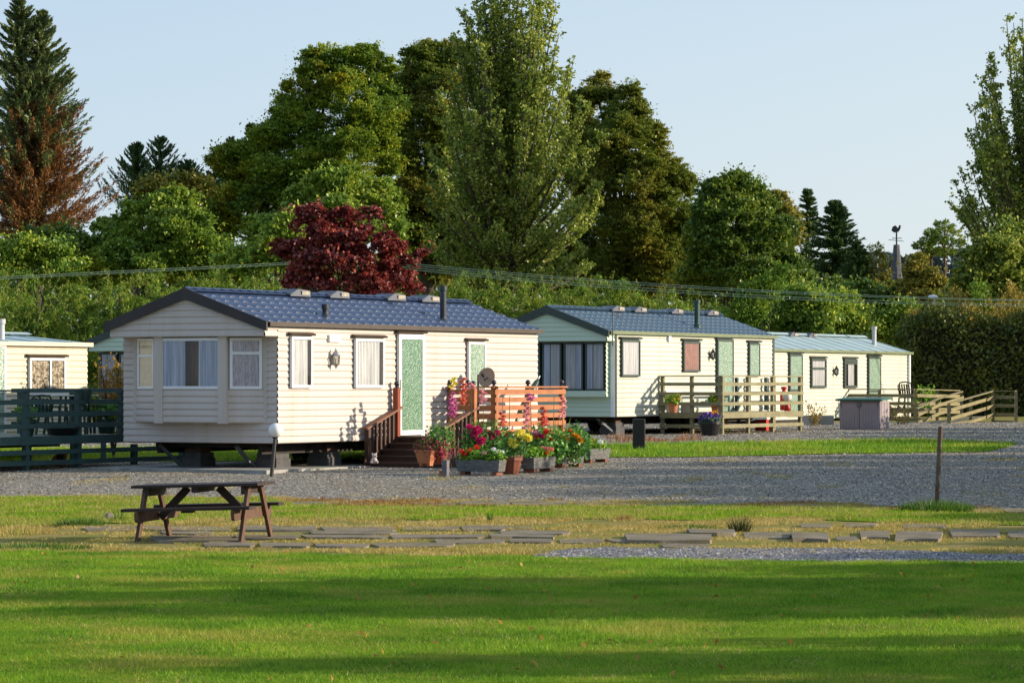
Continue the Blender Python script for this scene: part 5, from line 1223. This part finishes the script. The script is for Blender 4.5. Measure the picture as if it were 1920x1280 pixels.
tree('sycamore_tree', 'bushy mid green tree left of the red maple, behind the old cream home', 'tree', 118, [(285,425,80,62),(225,445,52,60),(345,440,70,55),(315,375,52,36),(405,480,52,42),(260,500,85,50),(350,505,80,45),(195,500,45,45)], K_sycam, .14, 4.5, 42, tr=.22)
tree('beech_tree', 'largest green beech with feathery layered boughs, left of the tall poplar', 'tree', 142, [(610,118,62,48,0),(680,130,58,52,.5),(570,190,52,52,-.5),(655,205,82,70,-1.2),(722,215,42,62,.5),(560,265,75,60,-1),(640,300,95,62,-1.8),(715,300,45,60,0),(475,325,70,48,0),(535,345,80,60,-1.5),(430,375,50,45,.5),(470,400,85,55,-1),(600,385,90,60,-1),(400,430,40,45,0),(705,395,55,65,0),(440,300,50,38,0),(505,255,48,40,.3),(535,205,30,28,.3)], K_beech, .125, 5.0, 58, 600, .5, .42, 0, .6, .62, .9, rad=.26, upt=.22)
tree('beech_tree', 'dark beech with a brown gold top between the green beech and the poplar', 'tree', 153, [(795,120,60,45,0),(850,108,52,48,.5),(765,175,48,60,0),(830,190,75,75,-1),(785,270,70,80,-.6),(850,300,70,80,0),(790,380,75,80,-.5),(770,460,60,55,0),(880,400,60,90,0),(755,420,50,90,1),(740,165,34,42,1),(742,260,40,70,1.2),(830,480,80,70,1)], K_brown, .125, 4.6, 54, 805, .45, .42, 0, .6, .6, .9, rad=.26, upt=.2)
sh = []
r_ = random.Random(4)
prof_ = [(-45,60),(30,92),(110,122),(200,155),(280,176),(350,190),(420,192),(480,180)]
for y_, hw_ in prof_:
    nn = 10 if y_ < 0 else 19
    for i in range(nn): sh.append((958+hw_*(-1+2*(i+.5)/nn)*r_.uniform(.86,1.03)+r_.uniform(-6,6), y_+r_.uniform(-32,32), r_.uniform(-1,1)*hw_*.021*.85))
for px,py in ((872,26),(856,72),(893,8),(1048,62),(1040,100),(1075,118)): sh.append((px,py,r_.uniform(-.8,.8)))
poplar('poplar_tree', 'tallest tree in the middle, an olive green poplar with upright shoots', 132, 948, 520, sh, K_poplar, .115, 19, .5, .4, 8)
tree('beech_tree', 'bronze and olive beech right of the poplar, sloping down to the right', 'tree', 146, [(1120,165,42,34,.5),(1165,200,58,48,0),(1215,262,50,48,0),(1150,270,78,62,-.8),(1245,330,56,52,-.3),(1175,350,85,65,-1.2),(1285,345,28,30,0),(1255,405,62,58,-1),(1180,430,80,65,-1.5),(1230,480,62,50,-1),(1130,500,70,55,-1),(1200,525,60,40,-1),(1100,300,60,80,1),(1110,420,60,80,1),(1095,510,55,50,1.5),(1060,500,60,60,2.5),(1095,185,42,40,1.5),(1085,250,50,60,2),(1290,500,50,70,1.5),(1270,430,50,50,0)], K_brown, .12, 5.0, 56, 1180, .45, .42, .02, .58, .6, .9, rad=.25, upt=.12)
tree('sycamore_tree', 'round topped dark green tree right of the bronze beech', 'tree', 138, [(1368,352,46,32,0),(1330,385,42,45,.5),(1415,385,45,45,0),(1372,425,72,60,-1),(1440,450,58,60,-.6),(1325,460,48,58,0),(1385,500,85,58,-1.2),(1465,510,45,50,-.5),(1318,525,50,50,0)], K_dark, .145, 4.6, 46, 1385, .4, up=.6)
tree('ash_tree', 'thin brownish tree between the dark round tree and the conifers', 'tree', 146, [(1462,385,32,28,0),(1440,375,22,18,0),(1480,430,38,45,0),(1450,440,40,40,0)], K_olive, .16, 3.6, 22, inner=.2)
conifer('conifer_tree', 'open dark conifer with a narrow tip right of the round topped tree', 'tree', 148, (1514,352), 52, 520, K_conif, .2, 130, K=15, up=.2, droop=.12)
conifer('conifer_tree', 'broad dark conifer, rightmost of the dark conifers by the far home', 'tree', 142, (1566,374), 84, 560, K_conif, .2, 330, K=17, up=.2, droop=.12, prof=.7)
conifer('conifer_tree', 'lower dark conifer crown at the right flank of the broad dark conifer', 'tree', 140, (1607,452), 50, 580, K_conif, .2, 150, K=17, up=.2, prof=.7)
tree('sycamore_tree', 'mid green tree rising just behind the red maple', 'tree', 120, [(640,352,66,42,0),(590,375,52,40,0),(700,375,48,50,0),(560,425,60,45,-.5),(640,420,80,60,-1),(725,430,38,50,0),(490,440,45,40,0),(600,480,90,45,-.5)], K_sycam, .14, 4.6, 44, tr=.22)
tree('young_tree', 'bright green young tree at the left side of the red maple', 'tree', 112, [(535,425,38,34,0),(520,465,45,38,0),(560,470,35,40,0),(450,500,50,36,0)], K_bright, .15, 5, 28, tr=.12)
tree('hawthorn_bush', 'bright green bush below the browning spruce at the left edge', 'bush', 112, [(40,465,52,30),(90,480,42,28),(10,500,45,38),(120,510,45,32)], K_bright, .13, 5, 26, tr=.12)
tree('bushy_tree', 'dark bushy tree at the foot of the browning spruce', 'tree', 118, [(100,450,60,30),(160,480,55,40),(60,500,80,40)], K_dark, .16, 5, 28, tr=.15)
tree('red_maple_tree', 'dark red maple tree behind the roof of the large cream home', 'tree', 96, [(590,402,36,20,0),(570,425,28,18,.2),(640,412,36,26,0),(692,400,28,15,0),(622,445,55,32,-.3),(690,455,60,36,-.5),(745,478,42,28,0),(790,478,16,10,0),(565,470,45,28,0),(522,458,22,12,0),(640,495,80,35,-.6),(730,515,58,26,-.2),(575,520,55,26,0),(680,540,90,28,-.4),(775,540,22,18,0)], K_red, .12, 3.7, 22, 655, .13, .6, .06, .85, .4, .4, rad=.2, inner=.12)
# yellow green cypress screen behind the homes: every tree of it
cyp = [(-10,520,70),(70,515,70),(150,540,60),(225,520,66),(300,515,62),(375,505,60),(450,520,60),(510,530,50),(850,525,55),(925,520,62),(1000,528,60),(1075,520,62),(1145,515,58),(1215,540,50),(1330,575,45),(1275,560,45)]
cl = ['at the left edge above the old cream roof','second from the left edge behind the old cream home','low in the gap above the pale green home','above the left slope of the large gable','just left of the large cream gable peak','above the gable peak with arching tips','left of the red maple above the blue roof','under the left boughs of the red maple','right of the red maple behind the thin flue','above the right end of the blue roof','behind the left end of the second roof','above the gable of the second home','above the middle of the slate blue roof','behind the green flue of the second home','rightmost behind the second roof','between the green flue and the rightmost cypress']
for i, ((px, py, rx), lb) in enumerate(zip(cyp, cl)):
    Y = 105+(i % 3)*2.6; X0 = xat(px,Y); e = empty('cypress_tree', (X0,Y,gz(Y)), 0, 'yellow green cypress '+lb, 'tree')
    k = Y/F; zt = zat(py,Y)-gz(Y); W = rx*k*1.05
    nP = 95; f = rng.random(nP)**.8; th = rng.uniform(0,6.283,nP); rr = W*np.minimum(1,.3+1.15*f)*rng.uniform(.7,1.12,nP)
    rad_ = np.stack([np.cos(th),np.sin(th),0*th],1); Z = zt*(1-f*.8)+rng.uniform(-.3,.45,nP)
    SA,EA,TA,TB = [],[],[],[]
    for q in range(nP):            # arching plumes, each with hanging side sprays
        o_ = rad_[q]; P0 = o_*rr[q]*.25+np.array([0,0,Z[q]-.55]); P1 = o_*rr[q]*.75+np.array([0,0,Z[q]+.05]); P2 = o_*(rr[q]+.16)+np.array([0,0,Z[q]-.12])
        for t in np.linspace(.2,1,8):
            c = (1-t)**2*P0+2*t*(1-t)*P1+t*t*P2; d = rng.normal(0,.26,3)+o_*.12; d[2] = -abs(d[2])*.9-.1
            (SA if t < .83 else TA).append(c); (EA if t < .83 else TB).append(c+d)
    leaf_mesh('crown', *sprays(np.array(SA),np.array(EA),np.full(len(SA),.11),30,.11,.8,.3,.8,.2,.6), K_cyp, e)
    nt = 34; th = rng.uniform(0,6.283,nt); f = rng.random(nt)*.4; rr = W*(.2+.8*rng.random(nt)); A = np.stack([rr*np.cos(th), rr*np.sin(th), zt*(1-f)-.35*rr/W],1)
    B = A+np.stack([.2*np.cos(th)+rng.normal(0,.12,nt), .2*np.sin(th), rng.uniform(.2,.6,nt)],1); Cc = B+np.stack([.25*np.cos(th)+rng.normal(0,.2,nt),.2*np.sin(th),-rng.uniform(.05,.3,nt)],1)
    leaf_mesh('tips', *sprays(np.concatenate([A,B,np.array(TA)]),np.concatenate([B,Cc,np.array(TB)]),.075,14,.09,.9,.26,1,.1,.7), K_cypt, e)
    b = MB(); b.tube([(0,0,-.1),(0,0,zt*.9)], [.12,.02], 7); b.build('trunk', M_bark, e, True)
# bushes right of the second home
tree('leaning_conifer', 'yellow green conifer bough leaning over the end of the second roof', 'tree', 106, [(1420,560,40,32,0),(1390,590,40,26,0),(1450,530,26,24,0),(1462,510,16,18,0)], K_cyp, .13, 6, 28, flat=.7, asp=.35, tr=.06)
tree('broadleaf_bush', 'round green bush above the gap between the second and far homes', 'bush', 110, [(1480,585,58,36),(1430,600,45,30),(1530,600,55,40),(1500,560,40,26)], K_sycam, .14, 5.5, 28, tr=.1)
tree('broadleaf_bush', 'light green bush above the left part of the far roof', 'bush', 114, [(1570,590,50,36),(1540,575,35,28),(1600,610,40,26),(1585,560,25,22)], K_bright, .13, 5, 26, tr=.1)
tree('broadleaf_bush', 'yellow green bush behind the pale flue of the far home', 'bush', 116, [(1650,610,45,30),(1690,615,38,36),(1625,590,26,26),(1715,640,30,40),(1700,580,26,22)], K_bright, .13, 5, 26, tr=.1)
tree('dark_shrub', 'dark shrubs filling the back between conifers and spire', 'tree', 126, [(1620,560,60,40),(1680,570,60,36),(1560,560,60,40),(1500,540,50,36),(1740,580,50,40)], K_dark, .16, 5, 26, tr=.15)
tree('willow_tree', 'golden olive willow right of the spire', 'tree', 124, [(1722,500,26,30,0),(1735,530,34,34,0),(1708,540,34,36,0),(1725,575,42,34,-.4),(1700,590,36,30,0)], K_olive, .13, 6, 26, tr=.12, droop=.2)
tree('thin_tree', 'thin leafed tree standing left of the spire', 'tree', 140, [(1643,470,20,18,0),(1652,500,24,26,0),(1632,505,14,22,0),(1648,540,28,30,0)], K_olive, .13, 3.2, 16, inner=.1, tr=.08)
# two scots pines
for px, Y, tr_, layers, lb in ((1771,138,.13,[(1771,420,22,10),(1775,438,30,12),(1760,450,18,8),(1790,455,24,9),(1772,470,26,9)],'taller of the two scots pines beside the right poplar'),(1746,140,.12,[(1748,436,16,9),(1740,452,20,9),(1728,460,20,8),(1752,470,18,8),(1732,478,18,7)],'shorter of the two scots pines, on the left')):
    e = empty('pine_tree', (xat(px,Y),Y,gz(Y)), 0, lb, 'tree'); Ss,Es = [],[]; b = MB(); b.tube([(0,0,-.1),(.03,0,2.5),(0,0,zat(layers[0][1],Y)-gz(Y))], [tr_,tr_*.8,.03], 8)
    for lx,ly,rx,ry in layers:
        c = np.array([xat(lx,Y)-xat(px,Y), rng.uniform(-.2,.2), zat(ly,Y)-gz(Y)]); n = 46; d = rdir(n); Es.append(c+d*np.array([rx,rx,ry])*Y/F); Ss.append(Es[-1]*.6+c*.4-np.array([0,0,.05])); b.tube([(0,0,c[2]-.35), tuple(c)], [.05,.02], 5)
    b.build('trunk', M_barkp, e, True); leaf_mesh('crown', *sprays(np.concatenate(Ss),np.concatenate(Es),.12,15,.13,.8,.3,.8,.2,.5), K_dark, e)
# right poplar, leaning boughs against the sky
sh = []
for i in range(120):
    y_ = r_.uniform(20,470); lft = np.interp(y_, [20,70,150,250,330,420,470],[1905,1852,1838,1800,1776,1782,1800]); t = r_.random()**1.15
    sh.append((lft+t*(2080-lft)+r_.uniform(-3,3), y_+r_.uniform(-6,6), r_.uniform(-2.2,2.2)))
poplar('poplar_tree', 'tall poplar against the sky at the right edge', 130, 1935, 560, sh, K_poplar, .115, 17, .42, .34, 7)
tree('broadleaf_tree', 'olive tree below the right poplar, above the dark hedge', 'tree', 122, [(1850,480,55,40),(1905,460,55,50),(1830,530,55,42),(1890,540,70,48),(1950,520,50,60),(1800,570,40,36)], K_poplar, .15, 5, 28, tr=.2)
# hedge by the ramp
Y = 112.5; x0 = xat(1706,Y); x1 = xat(2120,Y); e = empty('clipped_hedge', ((x0+x1)/2,Y,gz(Y)), 0, 'tall dark clipped hedge with sunlit golden top behind the ramp', 'hedge')
hw = (x1-x0)/2; hz = zat(603,Y)-gz(Y)
def boxleaf(n, x0, x1, y0, y1, z0, z1, jit=.12):
    C = np.stack([rng.uniform(x0,x1,n), rng.uniform(y0,y1,n), rng.uniform(z0,z1,n)],1); f = rng.integers(0,4,n)
    C[f==0,1] = y0; C[f==1,0] = x0; C[f==2,2] = z1; C[f==3,1] = y1-(y1-y0)*rng.random((f==3).sum())
    return C+rng.normal(0,jit,(n,3))
C = boxleaf(34000,-hw,hw,-1.2,1.2,0,hz,.17); C[:,2] += (C[:,2]/hz)*(.15*np.sin(C[:,0]*1.7)+.1*np.sin(C[:,0]*4.1+1)); C[:,1] += .12*np.sin(C[:,0]*3.1+C[:,2]*2)
leaf_mesh('foliage', C, rdir(len(C)), rdir(len(C)), .15*rng.uniform(.6,1.3,len(C)), .09, K_hedge, e)
n = 290; xx = rng.uniform(-hw,hw,n); xx = xx[np.abs(xx+(x0+x1)/2-xat(1751,Y)) > .75]; n = len(xx); A = np.stack([xx, rng.uniform(-1.1,1.1,n), hz-.15+0*xx],1); B = A+np.stack([rng.normal(.05,.12,n), rng.normal(-.02,.1,n), rng.uniform(.15,1.0,n)**1.0],1)
leaf_mesh('tips', *sprays(A,B,.18,30,.12,1,.45,.8,.3,.4), K_hedget, e)
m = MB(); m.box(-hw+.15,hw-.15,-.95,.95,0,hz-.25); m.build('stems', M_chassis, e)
for px,py,rx,ry,lb in ((1795,582,34,30,'golden conifer shoots at the left end of the hedge top'),(1835,572,40,30,'golden green conifer growing out of the middle of the hedge'),(1900,578,40,32,'golden green conifer at the right end of the hedge')):
    tree('golden_conifer', lb, 'tree', 114.5, [(px,py-6,rx*.55,ry*1.3,0),(px+rx*.4,py+12,rx*.6,ry*.8,0),(px-rx*.4,py+16,rx*.6,ry*.7,0)], K_hedget if px != 1835 else K_cyp, .13, 6, 22, flat=1, asp=.4, tr=.08, upt=.6)
# distance: a wood behind everything, spire, house
n = 60000; px = rng.uniform(-300,2250,n); Y_ = rng.uniform(158,185,n); top = np.interp(px,[1350,1560],[480,548])+14*np.sin(px*.013)+9*np.sin(px*.041+1)+5*np.sin(px*.11)
py = top+(760-top)*rng.random(n)**1.6; C = np.stack([(px-CX)/F*Y_, Y_, EYE+(HY-py)/F*Y_],1)
o = leaf_mesh('far_wood', C, rdir(n), rdir(n), .42, .3, K_dark); o['kind'] = 'stuff'
n = 9000; px = rng.uniform(1600,2300,n); Y_ = rng.uniform(395,430,n); top = 470+10*np.sin(px*.016)+4*np.sin(px*.06); py = top+(700-top)*rng.random(n)**1.5
o = leaf_mesh('far_wooded_ridge', np.stack([(px-CX)/F*Y_, Y_, EYE+(HY-py)/F*Y_],1), rdir(n), rdir(n), 1.1, .8, leafmat('distant_leaves', [(.03,.05,.05),(.045,.07,.06),(.06,.09,.065)], .2, lg=False)); o['kind'] = 'stuff'
Y = 190; e = empty('stone_spire', (xat(1681,Y),Y,gz(Y)), 0, 'dark tapering spire with a weathercock among the trees', 'spire')
z0 = zat(620,Y)-gz(Y); z1 = zat(462,Y)-gz(Y); zt = zat(433,Y)-gz(Y); k = Y/F
m = MB(); m.lathe([(24*k,0),(19*k,z0),(6*k,z1),(6*k,z1+.08),(4.5*k,z1+.1)], (0,0,0), 8); m.build('tower', mat('dark_slate', (.11,.105,.12), .8, (.07,.068,.08), 3, .4), e)
m = MB(); m.tube([(0,0,z1),(0,0,zt)], .045, 6); m.bar((-.45,0,z1+.38),(.4,0,z1+.3),.03,.03); m.bar((-.25,0,zt-.42),(.3,0,zt-.42),.04,.04); wv = m.build('vane_pole', M_black, e)
m = MB(); m.prism([(-.30,0,zt+.02),(-.22,0,zt+.25),(-.05,0,zt+.32),(.08,0,zt+.16),(.16,0,zt+.34),(.26,0,zt+.30),(.22,0,zt+.12),(.12,0,zt-.05),(-.12,0,zt-.1)], (0,.05,0)); m.build('weathercock', M_black, wv)
Y = 176; e = empty('house', (xat(1772,Y),Y,gz(Y)), R(20), 'pale house with grey roof glimpsed behind the two pines', 'house'); k = Y/F
zt = zat(537,Y)-gz(Y); m = MB(); m.box(-1.3,1.5,0,3,0,zt-.7); m.build('wall', mat('pale_render', (.5,.52,.58), .8), e)
m = MB(); m.prism([(-1.5,-.2,zt-.75),(-1.5,1.5,zt),(-1.5,3.2,zt-.75),(-1.5,1.5,zt-.2)], (3.2,0,0)); m.build('roof', mat('grey_slates', (.24,.25,.3), .6), e)
for x in (-.7,.5): m = MB(); m.box(x-.3,x+.3,-.03,-.002,zt-1.7,zt-.95); m.build('window', M_dark_in, e)
Y = 178; e = empty('house', (xat(1640,Y),Y,gz(Y)), R(-10), 'small house with a red chimney pot behind the thin tree', 'house'); zt = zat(540,Y)-gz(Y)
m = MB(); m.box(-1.1,1.1,0,3,0,zt-.6); m.build('wall', bpy.data.materials['pale_render'], e); m = MB(); m.prism([(-1.2,-.2,zt-.65),(-1.2,1.5,zt),(-1.2,3.2,zt-.65),(-1.2,1.5,zt-.2)], (2.4,0,0)); rf = m.build('roof', bpy.data.materials['grey_slates'], e)
m = MB(); m.box(-.25,.05,1.3,1.6,zt-.3,zt+.35); m.lathe([(.1,zt+.36),(.12,zt+.6),(.08,zt+.6)], (-.1,1.45,0), 8); m.build('chimney', M_terra, rf)
# street lamp, pole and overhead cables
Y = 114.6; e = empty('street_lamp', (xat(1752,Y),Y,gz(Y)), 0, 'pale street lamp rising behind the dark hedge', 'street lamp'); z = zat(560,Y)-gz(Y)
m = MB(); m.tube([(0,0,0),(0,0,z)], [.045,.035], 8); m.build('pole', M_flue_w, e); m = MB(); m.lathe([(.001,0),(.13,.02),(.14,.06),(.11,.12),(.001,.14)], (0,0,0), 12); hd_ = m.build('lamp_head', M_white, e, True); hd_.location = (-.05,0,z); hd_.scale = (1.25,.8,1)
Yp = 101.5; e = empty('utility_pole', (xat(652,Yp),Yp,gz(Yp)), 0, 'wooden utility pole hidden behind the red maple', 'pole'); z = zat(478,Yp)-gz(Yp)
m = MB(); m.tube([(0,0,-.1),(0,0,z)], [.13,.1], 10); m.build('pole', M_bark, e); m = MB(); m.bar((-.3,0,z-.12),(.3,0,z-.12),.07,.09); m.build('cross_arm', M_bark, e)
M_cable = mat('pale_green_cable', (.16,.24,.19), .5, (.13,.2,.16), 3)
def cable(p, q, sag, label):
    o0 = p; m = MB(); m.tube([(p.lerp(q,t)-o0)+Vector((0,0,-4*sag*t*(1-t))) for t in np.linspace(0,1,25)], .008, 5); o = m.build('overhead_cable', M_cable); o.location = o0; tag(o, label, 'cable')
for k, (py0, lb) in enumerate(((487,'upper cable running left from the red maple'),(490,'lower cable running left from the red maple'))): cable(at(640+k*6,py0,Yp), at(-420,538+4*k,94), .02, lb)
for k, (py0, py1, lb) in enumerate(((482,562,'topmost cable running right from the red maple'),(486,561,'second cable running right from the red maple'),(490,567,'third cable running right from the red maple'),(494,568,'lowest cable running right from the red maple'))): cable(at(650+k*5,py0,Yp), at(2350,py1+2,108), .42+.03*k, lb)

# unseen shrubs added on the right to cast shade over lawn and gravel
def offbush(X, Y, r, h, label, grp, n=5200, d=1.0):
    e = empty('shade_shrub', (X,Y,gz(Y)), 0, label, 'shrub', grp); bushleaves('foliage', (0,0,h*.5), (r*.8,r,h*.55), int(n*d), .16, K_dark, e, .4, .7, .1); b = MB(); b.tube([(0,0,-.05),(0,0,h*.6)], [.08,.03], 6); b.build('trunk', M_bark, e)
for X, Y, r, h in ((9.0,20.6,1.0,2.4),(9.3,22.4,1.1,3.4),(9.5,24.2,.7,2.3),(9.8,27.6,1.2,4.0),(10.0,29.4,1.3,4.4),(10.2,31.2,1.1,3.9),(10.4,33.4,1.4,2.3),(10.6,36.0,1.5,2.0),(10.8,38.8,1.5,1.5),(11.2,42.0,1.7,1.6),(11.6,45.4,1.7,1.6)):
    offbush(X, Y, r, h, 'unseen dark shrub added beyond the right edge to shade the lawn', 'unseen shade shrubs beyond the lawn', int(1500*r*h))
for X, Y, r, h in ((12.6,49.5,1.9,3.0),(12.8,52.5,1.9,3.5),(13.0,55.5,1.9,3.7),(13.2,58.5,1.9,3.6),(13.6,62,1.9,3.2),(14.2,65.4,1.8,2.4),(15.0,70.0,2,1.7),(16,75,2.2,2.2),(16.6,79.5,2.2,2.5),(17,84,2.2,2.5),(17.5,89,2.4,2.3)):
    offbush(X, Y, r, h, 'unseen dark shrub added beyond the right edge to shade the gravel yard', 'unseen shade shrubs beyond the gravel', int(1200*r*h))
